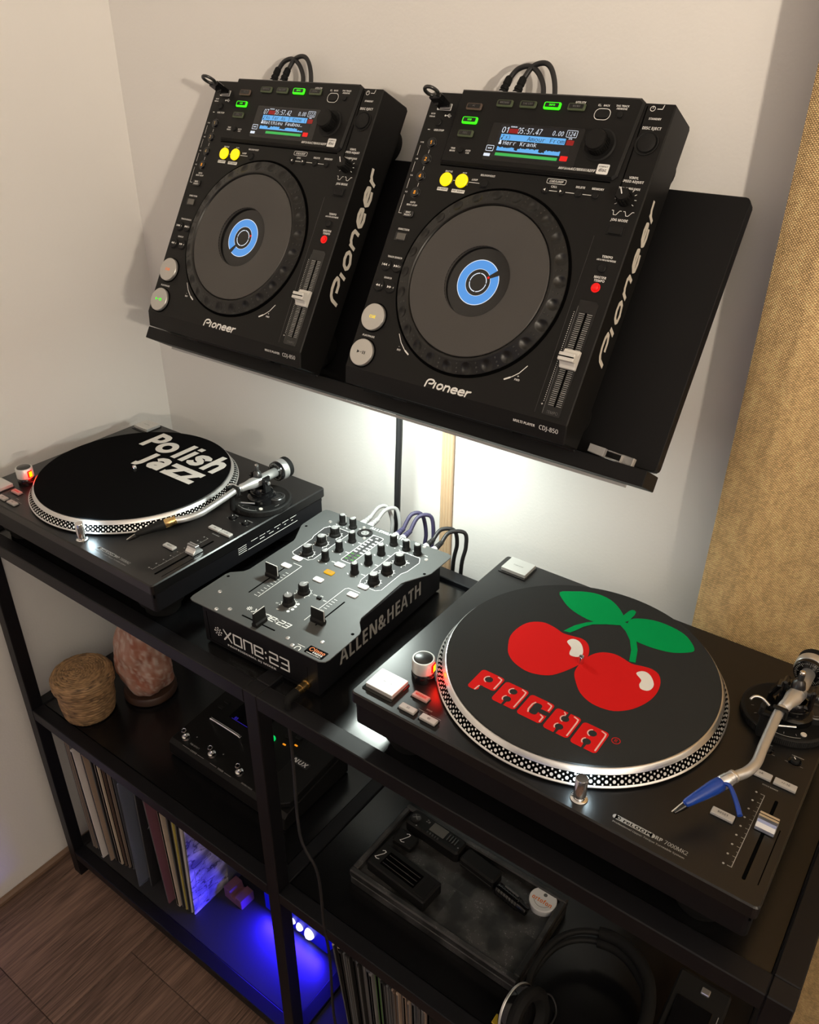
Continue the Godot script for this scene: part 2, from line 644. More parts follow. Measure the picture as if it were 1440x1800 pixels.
func wood_mats() -> Array:
	var fn := FastNoiseLite.new()
	fn.seed = 21
	fn.frequency = 1.0
	fn.fractal_octaves = 3
	var w := 576
	var h := 1152
	var im := Image.create(w, h, false, Image.FORMAT_RGB8)
	for y in h:
		for x in w:
			var X := x / float(w) * 0.54
			var Z := y / float(h) * 1.3
			var warp := fn.get_noise_2d(X * 7.0, Z * 1.6) * 0.05
			var rings := 0.5 + 0.5 * sin((X + warp) * 260.0 + fn.get_noise_2d(X * 30.0 + 9.0, Z * 3.0) * 2.0)
			var fib := fn.get_noise_2d(X * 420.0, Z * 9.0 + 50.0)
			var fib2 := fn.get_noise_2d(X * 150.0 + 33.0, Z * 3.0)
			var broad := fn.get_noise_2d(X * 9.0 + 70.0, Z * 1.2)
			var t := 0.56 + 0.18 * rings + 0.40 * fib + 0.26 * fib2 + 0.25 * broad
			t = clampf(t, 0.1, 1.15)
			im.set_pixel(x, y, lin(0.30 * t, 0.185 * t, 0.135 * t))
	var tx := ImageTexture.create_from_image(im)
	var out := []
	for i in 4:
		var m := mk("oak_%d" % i, Color.WHITE.darkened(0.05 * i), 0.5, 0.0, 0.4)
		m.albedo_texture = tx
		m.uv1_triplanar = true
		m.uv1_scale = Vector3(1.0 / 0.54, 1.0 / 0.54, 1.0 / 1.3)
		m.uv1_offset = Vector3(0.37 * i, 0.0, 0.23 * i)
		m.heightmap_enabled = true
		m.heightmap_texture = tx
		m.heightmap_scale = 0.05
		out.append(m)
	return out

func room() -> void:
	org = Vector3.ZERO
	var W := 3400.0
	var H := 2550.0
	var st := S()
	box(st, -50, W / 2, 0, 100, W + 200, H, 0)
	put("wall_left", st, K.wall_paint).set_meta("kind", "structure")
	st = S()
	box(st, W / 2, -50, 0, W + 200, 100, H, 0)
	put("wall_back", st, K.wall_paint).set_meta("kind", "structure")
	st = S()
	box(st, W + 50, W / 2, 0, 100, W + 200, H, 0)
	put("wall_right", st, K.wall_far).set_meta("kind", "structure")
	st = S()
	box(st, 250, W + 50, 0, 500, 100, H, 0)
	box(st, 2650, W + 50, 0, 1500, 100, H, 0)
	box(st, 1200, W + 50, 0, 1400, 100, 850, 0)
	box(st, 1200, W + 50, 2150, 1400, 100, H - 2150, 0)
	put("wall_front", st, K.wall_far).set_meta("kind", "structure")
	st = S()
	box(st, W / 2, W / 2, H, W + 200, W + 200, 100, 0)
	put("ceiling", st, K.wall_paint).set_meta("kind", "structure")
	var win := Node3D.new()
	win.name = "window_1"
	win.set_meta("kind", "structure")
	add_child(win)
	st = S()
	for x in [530.0, 1200.0, 1870.0]:
		box(st, x, W + 50, 850, 60, 70, 1300, 4)
	for y in [850.0, 2090.0]:
		box(st, 1200, W + 50, y, 1400, 70, 60, 4)
	put("frame", st, K.key_white, win)
	for x in [865.0, 1535.0]:
		st = S()
		box(st, x, W + 50, 905, 620, 6, 1190, 0)
		put("pane", st, K.window_glass, win)
	# floor of planks running towards the viewer
	st = S()
	box(st, W / 2, W / 2, -110, W + 200, W + 200, 100, 0)
	var fl := put("floor", st, K.void_black)
	fl.set_meta("kind", "structure")
	var oak := wood_mats()
	var rng := RandomNumberGenerator.new()
	rng.seed = 7
	var wide := 264.5
	for c in 14:
		var x0 := 50.0 + (c - 1) * wide
		var x1 := minf(x0 + wide, W)
		x0 = maxf(x0, 0.0)
		if x1 <= x0:
			continue
		var z: float = 696.0 - 1380.0 if c == 1 else 696.0 - 1380.0 + fmod(c * 487.0 + 230.0, 1380.0) - 1380.0
		while z < W:
			var z0 := maxf(z, 0.0)
			var z1 := minf(z + 1380.0, W)
			if z1 > z0 + 5.0:
				org = Vector3.ZERO
				st = S()
				org = -Vector3((x0 + x1) * 0.5, 0, (z0 + z1) * 0.5) * 0.001
				box(st, (x0 + x1) * 0.5, (z0 + z1) * 0.5, -10, x1 - x0 - 0.9, z1 - z0 - 0.9, 10, 0.8)
				var pl := put("plank", st, oak[rng.randi() % 4], fl)
				pl.position = Vector3((x0 + x1) * 0.5, 0, (z0 + z1) * 0.5) * 0.001
			z += 1380.0
	org = Vector3.ZERO
	st = S()
	slabx(st, 0, 14, 0, W, 16)
	put("baseboard_left", st, K.base_trim).set_meta("kind", "structure")
	st = S()
	box(st, W / 2, 7, 0, W, 14, 16, 4)
	put("baseboard_back", st, K.base_trim).set_meta("kind", "structure")
	# floor lamp out of frame: an upward bowl on a pole
	var o := thing("floor_lamp", "floor lamp with a round glass bulb in an open black metal bowl", "lamp")
	o.position = Vector3(2.9, 0, 1.75)
	org = Vector3.ZERO
	st = S()
	turn(st, 0, 0, 0, [0, 0, 140, 0, 145, 4, 140, 16, 20, 24, 0, 24], 40)
	put("base", st, K.plastic_black, o)
	st = S()
	cyl(st, 0, 0, 20, 11, 1602, 1)
	put("pole", st, K.plastic_black, o)
	st = S()
	turn(st, 0, 0, 1621, [0, 0, 40, 4, 100, 30, 150, 70, 172, 98, 169, 99, 147, 74, 98, 35, 38, 9, 0, 6], 48)
	put("bowl", st, K.plastic_black, o)
	st = S()
	var pr := []
	for i in 17:
		var a := -PI / 2 + PI * i / 16
		pr.append_array([maxf(0.0, 48 * cos(a)), 48 * sin(a)])
	turn(st, 0, 0, 1740, pr, 32)
	put("bulb", st, K.globe_warm, o)

func slabx(st: SurfaceTool, x0: float, x1: float, z0: float, z1: float, h: float) -> void:
	box(st, (x0 + x1) / 2, (z0 + z1) / 2, 0, x1 - x0, z1 - z0, h, 4)

func curtain() -> void:
	# woven, slightly waved panel hanging in front of the back wall
	var w := 384
	var im := Image.create(w, w, false, Image.FORMAT_RGB8)
	var hm := Image.create(w, w, false, Image.FORMAT_RGB8)
	var n := FastNoiseLite.new()
	n.seed = 4
	n.frequency = 0.02
	var cols := 32
	var rows := 64
	for y in w:
		for x in w:
			var fy := y * rows / float(w)
			var row := int(fy)
			var sh := 0.5 if row % 2 == 1 else 0.0
			var fx := fmod(x * cols / float(w) + sh, 1.0)
			var cy := absf(fmod(fy, 1.0) - 0.5) * 2.0
			var cx := absf(fx - 0.5) * 2.0
			var bump := clampf(1.25 - cx * cx * 0.9 - cy * cy * 0.9, 0.0, 1.0)
			var id := int(x * cols / float(w) + sh) * 131 + row * 71
			var jit := 0.85 + 0.3 * fmod(absf(sin(float(id) * 12.9898)) * 437.5, 1.0)
			var t := (0.35 + 0.75 * bump) * jit * (1.0 + 0.25 * n.get_noise_2d(x, y * 0.3))
			im.set_pixel(x, y, lin(minf(1, 0.90 * t), minf(1, 0.62 * t), minf(1, 0.31 * t)))
			hm.set_pixel(x, y, Color(bump, bump, bump))
	var m := mk("curtain_weave", Color.WHITE, 0.85, 0.0, 0.2)
	m.albedo_texture = ImageTexture.create_from_image(im)
	m.heightmap_enabled = true
	m.heightmap_texture = ImageTexture.create_from_image(hm)
	m.heightmap_scale = 0.10
	m.backlight_enabled = true
	m.backlight = Color(0.10, 0.07, 0.035)
	var st := S()
	var x0 := 1.138
	var prof := [[0.0, 0.058], [0.012, 0.064], [0.035, 0.070], [0.05, 0.071], [0.075, 0.062], [0.12, 0.050], [0.17, 0.046], [0.24, 0.058], [0.31, 0.074], [0.38, 0.070], [0.47, 0.05], [0.56, 0.052], [0.65, 0.07], [0.75, 0.06], [0.85, 0.05]]
	var pts := PackedVector3Array()
	for q in prof:
		pts.append(Vector3(x0 + q[0], 0, q[1]))
	pts = spl(pts, 6)
	st.set_smooth_group(1)
	var ytop := 2.47
	var ybot := 0.02
	var tile := 0.105
	for side in 2:
		var off := -0.0018 if side else 0.0
		var s := 0.0
		for i in pts.size() - 1:
			var a := pts[i] + Vector3(0, 0, off)
			var b := pts[i + 1] + Vector3(0, 0, off)
			var s1 := s + a.distance_to(b)
			var nn := Vector3(0, 0, -1.0 if side else 1.0)
			for k in 20:
				var ya := lerpf(ybot, ytop, k / 20.0)
				var yb := lerpf(ybot, ytop, (k + 1) / 20.0)
				var P := [Vector3(a.x, ya, a.z), Vector3(b.x, ya, b.z), Vector3(b.x, yb, b.z), Vector3(a.x, yb, a.z)]
				var U := [Vector2(s, -ya) / tile, Vector2(s1, -ya) / tile, Vector2(s1, -yb) / tile, Vector2(s, -yb) / tile]
				for t in [[0, 1, 2], [0, 2, 3]]:
					var f: Array = t
					if (P[f[1]] - P[f[0]]).cross(P[f[2]] - P[f[0]]).dot(nn) > 0.0:
						f = [t[0], t[2], t[1]]
					for v in f:
						st.set_uv(U[v])
						st.add_vertex(P[v])
			s = s1
	# the folded side edge
	st.set_smooth_group(-1)
	var e := pts[0]
	for t in [[0, 1, 2], [0, 2, 3]]:
		var P2 := [Vector3(e.x, ybot, e.z), Vector3(e.x, ybot, e.z - 0.0018), Vector3(e.x, ytop, e.z - 0.0018), Vector3(e.x, ytop, e.z)]
		for v in [t[0], t[2], t[1]]:
			st.set_uv(Vector2(0.0, -P2[v].y / tile))
			st.add_vertex(P2[v])
	var o := put("curtain", st, m)
	tag(o, "coarse golden woven curtain hanging beside the tilted wall shelf", "curtain")
	st = S()
	box(st, 1560, 62, 2465, 900, 34, 85, 3)
	o = put("curtain_track", st, K.key_white)
	tag(o, "white track on the ceiling that carries the woven curtain", "curtain track")

func rack() -> void:
	var o := thing("metal_rack", "long black metal rack with three board levels carrying the turntables", "rack")
	o.position = Vector3(0.7222, 0, 0.2815)
	org = -o.position
	var st: SurfaceTool
	var xs := [70.0, 719.5, 1374.5]
	for x in xs:
		for z in [463.0, 100.0]:
			st = S()
			box(st, x, z, 0, 24, 24, 886, 1.2)
			put("post", st, K.frame_black, o)
	for y in [862.0, 466.0, 55.0]:
		for z in [463.0, 100.0]:
			for k in 2:
				st = S()
				var a: float = xs[k] + 12.2
				var b: float = xs[k + 1] - 12.2
				box(st, (a + b) / 2, z, y, b - a, 24, 24, 1.2)
				put("rail", st, K.frame_black, o)
		for x in xs:
			st = S()
			box(st, x, 281.5, y, 24, 338.5, 24, 1.2)
			put("side_rail", st, K.frame_black, o)
	for y in [861.0, 469.0, 57.0]:
		for k in 2:
			if y > 800.0 and k == 1:
				continue
			st = S()
			var a2: float = xs[k] + 13.0 if y < 800.0 else 83.0
			var b2: float = xs[k + 1] - 13.0 if y < 800.0 else 1361.0
			box(st, (a2 + b2) / 2, 281.5, y, b2 - a2, 335.5, 18, 0.8)
			put("shelf_panel", st, K.board_low if y < 100.0 else K.board_black, o)

# tilted shelf frame: columns right / normal / towards the viewer, origin at the lower front of the players' faces
const TILT := 1.0227
func tilted(h: float, v: float, u: float) -> Transform3D:
	var D := Vector3(0, sin(TILT), -cos(TILT))
	var N := Vector3(0, cos(TILT), sin(TILT))
	return Transform3D(Basis(Vector3.RIGHT, N, -D), Vector3(0, 1.2579, 0.2549) + N * h + D * v + Vector3(u, 0, 0))

func wall_shelf() -> void:
	var o := thing("tilted_shelf", "black tilted shelf on the wall with an upright lip, holding both players", "shelf")
	var x0 := 0.2795
	var x1 := 1.0965
	o.transform = tilted(-0.098, 0.137, (x0 + x1) / 2)
	org = Vector3.ZERO
	var w := (x1 - x0) * 1000.0
	var st := S()
	# board: v from -15 to 293 (root at v = 137), thickness 18
	var bt := rrect(0, -2, w, 308, 6, 3)
	slab(st, bt, 0, 18, 0.8)
	put("board", st, K.shelf_black, o)
	st = S()
	box(st, 0, 163.5, 0, w, 18, 48, 0.8)
	put("lip", st, K.shelf_black, o)
	st = S()
	box(st, -12, 174.2, -3.6, w - 40, 3.4, 3.6, 0.4)
	put("edge_strip", st, K.shelf_edge, o)
	for u in [-300.0, 300.0]:
		st = S()
		box(st, u, -40, -12, 34, 200, 12, 1)
		put("bracket", st, K.dark_metal, o)
	# lamp bar under the shelf
	var l := thing("lamp_bar", "small white lamp bar shining down from beneath the tilted shelf", "lamp")
	l.position = Vector3(0.69, 1.180, 0.176)
	org = Vector3.ZERO
	st = S()
	box(st, 0, 0, -4, 100, 22, 12, 2)
	put("housing", st, K.key_white, l)
	st = S()
	box(st, 0, 0, -9, 85, 16, 5, 1)
	put("diffuser", st, K.lamp_white, l)
	# pale ribbed strip down the wall
	st = S()
	org = Vector3.ZERO
	for k in 4:
		var rr := [3.0, 4.0, 4.4, 3.4]
		var xx := [694.0, 699.0, 705.2, 710.5]
		tube(st, PackedVector3Array([Vector3(xx[k] * 0.001, 0.12, 0.0035), Vector3(xx[k] * 0.001 - 0.0, 1.33, 0.0035)]), rr[k] * 0.001, 10)
	var p := put("wooden_strip", st, K.pine_strip)
	tag(p, "narrow ribbed pale wooden strip running down the wall behind the mixer", "strip")
	# clear clip lying in the corner of the lip
	var c := thing("plastic_clip", "small clear plastic clip lying against the lip of the tilted shelf", "clip")
	var tt := tilted(-0.0665, -0.0112, 1.0485)
	c.transform = tt * Transform3D(Basis(Vector3.UP, -0.06), Vector3.ZERO)
	org = Vector3.ZERO
	st = S()
	slab(st, pv([-27, -5, -8, -5, -8, 5, -27, 4]), -4, 5, 0.6)
	put("grip", st, K.cable_grey, c)
	st = S()
	box(st, 2, -4, -4, 22, 1.4, 8, 0.4)
	box(st, 2, 4, -4, 22, 1.4, 8, 0.4)
	box(st, 19, 0, -4, 14, 10, 8, 0.8)
	put("shell", st, K.clear_plastic, c)
	st = S()
	box(st, 26, 0, -4, 1.4, 10, 8.6, 0.4)
	box(st, 12, 0, -3, 1.2, 8, 7, 0.4)
	put("rim", st, K.key_grey, c)

# ---------------------------------------------------------------- turntables
func turntables() -> void:
	turntable(Vector3(0.0733, 0.879, 0.1099), "black direct-drive turntable beside the wall corner, under the black lettered slipmat", false)
	turntable(Vector3(0.8775, 0.879, 0.1054), "black direct-drive turntable beside the curtain, under the cherry slipmat", true)

func turntable(at: Vector3, label: String, blue: bool) -> void:
	var o := thing("turntable", label, "turntable", "turntables on the rack")
	o.position = at + Vector3(0.229, 0, 0.177)
	org = Vector3(-0.229, 0, -0.177)
	var W := 458.0
	var D := 354.0
	var H := 85.2
	var st: SurfaceTool
	for u in [52.0, 406.0]:
		for v in [48.0, 306.0]:
			st = S()
			turn(st, u, v, 0, [0, 0, 24, 0, 26, 3, 26, 14, 33, 18, 34, 21, 34, 27, 32, 29, 18, 30, 18, 38, 0, 38], 40)
			put("foot", st, K.rubber, o)
	st = S()
	slab(st, rrect(W / 2, D / 2, W - 6, D - 6, 6), 37.5, 67.6, 1.0)
	put("plinth", st, K.plinth_black, o)
	st = S()
	slab(st, rrect(W / 2, D / 2, W, D, 5), 68.4, H, 1.6)
	var deck := put("deck", st, K.deck_black, o)
	st = S()
	box(st, W / 2, D / 2, 60, W - 8, D - 8, 12, 1)
	put("seam", st, K.void_black, o)
	# platter: bevelled aluminium wall with four rows of strobe dots
	var pu := 200.0
	var pz := 177.5
	st = S()
	turn(st, pu, pz, H + 1.5, [0, 0, 163, 0, 166.5, 1.6, 167, 3.2, 165.4, 4.4], 160)
	turn(st, pu, pz, H + 1.5, [160.2, 14.2, 157.6, 18.4, 156.4, 19.3, 155, 19.6, 150, 19.4, 0, 19.0], 160)
	var pl := put("platter", st, K.silver, o)
	st = S()
	turn(st, pu, pz, H + 1.5, [165.4, 4.4, 160.2, 14.2], 160)
	put("strobe_band", st, K.void_black, pl)
	st = S()
	st.set_smooth_group(-1)
	var rows := [[0.12, 1.15, 0.5], [0.37, 1.95, 0.0], [0.65, 1.2, 0.5], [0.87, 1.2, 0.0]]
	for r in rows:
		var f: float = r[0]
		var rad := lerpf(165.4, 160.2, f) + 0.12
		var hy := lerpf(4.4, 14.2, f) + H + 1.5 + 0.07
		for k in 132:
			var a: float = TAU * (k + r[2]) / 132.0
			var out := Vector3(cos(a), 0, sin(a))
			var tn := Vector3(-sin(a), 0, cos(a))
			var up := (Vector3(0, 9.8, 0) - out * 5.2).normalized()
			var nn := tn.cross(up)
			if nn.dot(out) < 0.0:
				nn = -nn
			var c := org + (Vector3(pu, 0, pz) + out * rad + Vector3(0, hy, 0)) * 0.001
			var q := PackedVector3Array()
			for j in 10:
				q.append(c + (tn * cos(TAU * j / 10) * 0.92 + up * sin(TAU * j / 10)) * r[1] * 0.00098)
			face(st, q, nn)
	var dots := put("strobe_dots", st, K.dot_white, pl)
	dots.set_meta("kind", "stuff")
	st = S()
	turn(st, pu, pz, H + 20, [0, 0, 3.6, 0, 3.6, 11, 2.6, 13, 0, 13.4], 20)
	put("spindle", st, K.chrome, pl)
	# start/stop keys
	for q in [[28.5, 322.5], [30.5, 23.0]]:
		st = S()
		slab(st, rrect(q[0], q[1] + 1.5, 42.5, 36.5, 1.5), H, H + 1.2, 0.3)
		put("key_well", st, K.gloss_black, o)
		st = S()
		slab(st, rrect(q[0] + 0.5, q[1], 38, 31.5, 1), H + 1, H + 6.5, 0.5)
		var key := put("start_stop_key", st, K.brushed, o)
		fr = top_fr()
		st = S()
		text(st, "START·STOP", q[0] + 0.5, q[1] + 0.5, 1.9, H + 6.62, false, 15)
		put("key_print", st, K.print_dim, key)
	# power knob with red strobe window
	var ku := 54.0
	var kz := 286.0
	st = S()
	turn(st, ku, kz, H, [0, 0, 13.5, 0, 13.8, 1, 13.8, 11, 12.6, 12.5], 40)
	var kn := put("power_knob_base", st, K.gloss_black, o)
	st = S()
	turn(st, ku, kz, H, [12.6, 12.5, 13.4, 13, 13.4, 29, 12.7, 29.8, 11.3, 29.8, 11.0, 29.0], 40)
	put("knob_sleeve", st, K.brushed, kn)
	st = S()
	turn(st, ku, kz, H, [11.0, 29.0, 10.6, 30.2, 10, 30.5, 0, 30.5], 40)
	put("knob_cap", st, K.dark_metal, kn)
	st = S()
	var wd := Transform3D(Basis(Vector3.UP, deg_to_rad(8.0)), org + Vector3(ku, H + 20.5, kz) * 0.001)
	cbox(st, wd * Transform3D(Basis(), Vector3(0.0126, 0, 0)), Vector3(0.0036, 0.0125, 0.0088), 0.0012)
	put("strobe_window", st, K.led_red, kn)
	st = S()
	cbox(st, wd * Transform3D(Basis(), Vector3(0.0138, 0, 0)), Vector3(0.0016, 0.0095, 0.0062), 0.0004)
	put("strobe_lamp", st, K.strobe_core, kn)
	omni("strobe_light", at + Vector3(ku + 19.5, H + 17, kz - 1.5) * 0.001, Color(1.0, 0.02, 0.02), 0.0019, 0.005)
	# small keys
	fr = top_fr()
	for q in [[72, 315.5, "REVERSE", "key_pink", 2.1], [71.5, 339.5, "33", "key_grey", 2.4], [99.5, 339.5, "45", "key_grey", 2.4]]:
		small_key(o, q[0], q[1], 20.5, 8.6, q[2], q[3], H)
	for q in [[399.8, 274.3, "RESET", "key_grey"], [414.5, 200.3, "±8", "key_grey"], [438.5, 200.6, "+/-16", "key_grey"]]:
		small_key(o, q[0], q[1], 21.5, 8.8, q[2], q[3], H)
	st = S()
	ln(st, [80, 331, 92, 331], 0.5, H + 0.15)
	ln(st, [96, 331, 110, 331], 0.5, H + 0.15)
	text(st, "SPEED", 91, 326, 1.8, H + 0.15)
	# pitch scale
	ln(st, [421.5, 224.5, 425.5, 224.5, 424.8, 325.7, 420.8, 325.7], 0.55, H + 0.15)
	for k in 9:
		var zz := 224.5 + 101.2 * k / 8.0
		ln(st, [421.8, zz, 425.2, zz], 0.45, H + 0.15, false, false)
		disc(st, 417.5, zz, 1.1, H + 0.15, 10)
		if k < 8:
			ln(st, [423.2, zz + 6.3, 425.2, zz + 6.3], 0.35, H + 0.15, false, false)
	text(st, "PITCH RANGE", 427, 210.5, 1.7, H + 0.15)
	text(st, "TORQUE", 409, 152, 1.5, H + 0.15)
	text(st, "START/STOP", 439, 152, 1.5, H + 0.15)
	for q in [[410.0, 160.5], [438.0, 160.5]]:
		ln(st, [q[0] - 9, q[1] + 4, q[0] - 6, q[1] + 4], 0.5, H + 0.15)
		ln(st, [q[0] + 6, q[1] + 4, q[0] + 9, q[1] + 4], 0.5, H + 0.15)
	# maker's lettering
	slab_print(st, [317, 333.2, 354, 333.2, 354, 338.6, 317, 338.6], H + 0.1)
	text(st, "RP", 360.5, 335.8, 4.3, H + 0.15)
	text(st, "7000MK2", 377, 335.8, 4.3, H + 0.15, false, 22)
	text(st, "Professional Upper Torque Turntable System", 352, 342.6, 1.9, H + 0.15, false, 70)
	put("lettering", st, K.print_soft, deck)
	st = S()
	text(st, "reLOOP", 338.5, 336.2, 3.6, H + 0.25, true, 26)
	ring(320.5, 335.9, 1.2, 2.0, H + 0.25, st, 14)
	put("badge_lettering", st, K.void_black, deck)
	# pitch fader
	st = S()
	slab(st, rrect(437.2, 278, 3.4, 108, 1.6), H + 0.02, H + 0.2)
	slab(st, rrect(449.5, 294, 1.0, 72, 0.4), H + 0.02, H + 0.12)
	put("pitch_slot", st, K.void_black, o)
	st = S()
	var cap := pv([-9.5, 0, 9.5, 0, 8.6, 3.0, 5.2, 6.4, 3.6, 9.2, 3.2, 12.6, -3.2, 12.6, -3.6, 9.2, -5.2, 6.4, -8.6, 3.0])
	var fz := 261.5
	ext(st, cap, Transform3D(Basis(Vector3(0, 0, 0.001), Vector3(0, 0.001, 0), Vector3(0.001, 0, 0)), org + Vector3(437.5, H + 1, fz) * 0.001), -9, 9, 0.4)
	var pf := put("pitch_fader", st, K.silver, o)
	st = S()
	box(st, 437.5, fz, H + 13.3, 18.1, 0.9, 0.5, 0.1)
	put("fader_line", st, K.void_black, pf)
	# small dials
	for q in [[410.0, 160.5], [438.0, 160.5]]:
		st = S()
		ringhole(st, q[0], q[1], H)
		put("dial_well", st, K.gloss_black, o)
		st = S()
		turn(st, q[0], q[1], H, [0, 0, 4.2, 0, 4.0, 3.0, 3.4, 3.6, 0, 3.6], 20)
		put("dial", st, K.plastic_soft, o)
		fr = top_fr()
		st = S()
		ln(st, [q[0], q[1], q[0] - 2, q[1] - 2.6], 0.8, H + 3.8)
		put("dial_mark", st, K.print_white, o)
	# pop-up target lamp
	st = S()
	turn(st, 279, 337, H, [0, 0, 8.6, 0, 8.8, 1.2, 7.6, 2.0, 5.0, 2.2, 5.0, 4.5, 6.4, 5.0, 6.4, 27.2, 5.8, 28, 0, 28], 36)
	var tl := put("target_lamp", st, K.chrome, o)
	st = S()
	cbox(st, Transform3D(Basis(), org + Vector3(279, H + 22, 331.2) * 0.001), Vector3(0.006, 0.005, 0.0016), 0.0004)
	put("lens", st, K.target_white, tl)
	omni("target_light", at + Vector3(279 - 3, H + 20, 326) * 0.001, Color(0.86, 0.96, 1.0), 0.0032, 0.004)
	# side badge lettering
	fr = Transform3D(Basis(Vector3(0, 0, -0.001), Vector3(0, -0.001, 0), Vector3(0.001, 0, 0)), org + Vector3(W - 3, 0, 0) * 0.001)
	st = S()
	# a runs towards the wall, b down (negative y up)
	for k in 4:
		ln(st, [-195, -63 + k * 3.4, -178, -63 + k * 3.4], 0.9, 0.2, false, false)
	ln(st, [-176, -52.4, -66, -52.4], 0.9, 0.2, false, false)
	for q in [[-168, -154], [-150, -138], [-134, -128], [-118, -104], [-100, -86], [-82, -68]]:
		ln(st, [q[0], -63.5, q[1], -63.5], 0.9, 0.2, false, false)
	for q in [[-149, -145], [-150, -140], [-130, -120], [-112, -108], [-96, -92], [-80, -76]]:
		ln(st, [q[0], -58.5, q[1], -58.5], 1.1, 0.2, false, false)
	put("side_lettering", st, K.print_white, o)
	tonearm(o, blue, H)
	slipmat(at, blue, H + 21.6)

func ringhole(st: SurfaceTool, u: float, v: float, y: float) -> void:
	turn(st, u, v, y, [7.2, 0, 7.2, 0.4, 6.6, 0.6, 6.0, 0.1, 0, 0.1], 28)

func slab_print(st: SurfaceTool, a: Array, y: float) -> void:
	st.set_smooth_group(-1)
	flat(st, pv(a), y)
	disc(st, a[0], (a[1] + a[5]) / 2, (a[5] - a[1]) / 2, y, 14)
	disc(st, a[2], (a[1] + a[5]) / 2, (a[5] - a[1]) / 2, y, 14)

func small_key(o: Node3D, u: float, v: float, w: float, d: float, s: String, m: String, H: float) -> void:
	var st := S()
	slab(st, rrect(u, v, w + 2.4, d + 2.4, 1), H, H + 0.5, 0.1)
	put("key_well", st, K.gloss_black, o)
	st = S()
	box(st, u, v, H + 0.4, w, d, 3.4, 0.6)
	var k := put("key", st, K[m], o)
	st = S()
	text(st, s, u, v, 2.6, H + 3.95, true)
	put("key_print", st, K.print_dim if m != "key_pink" else K.felt_red, k)

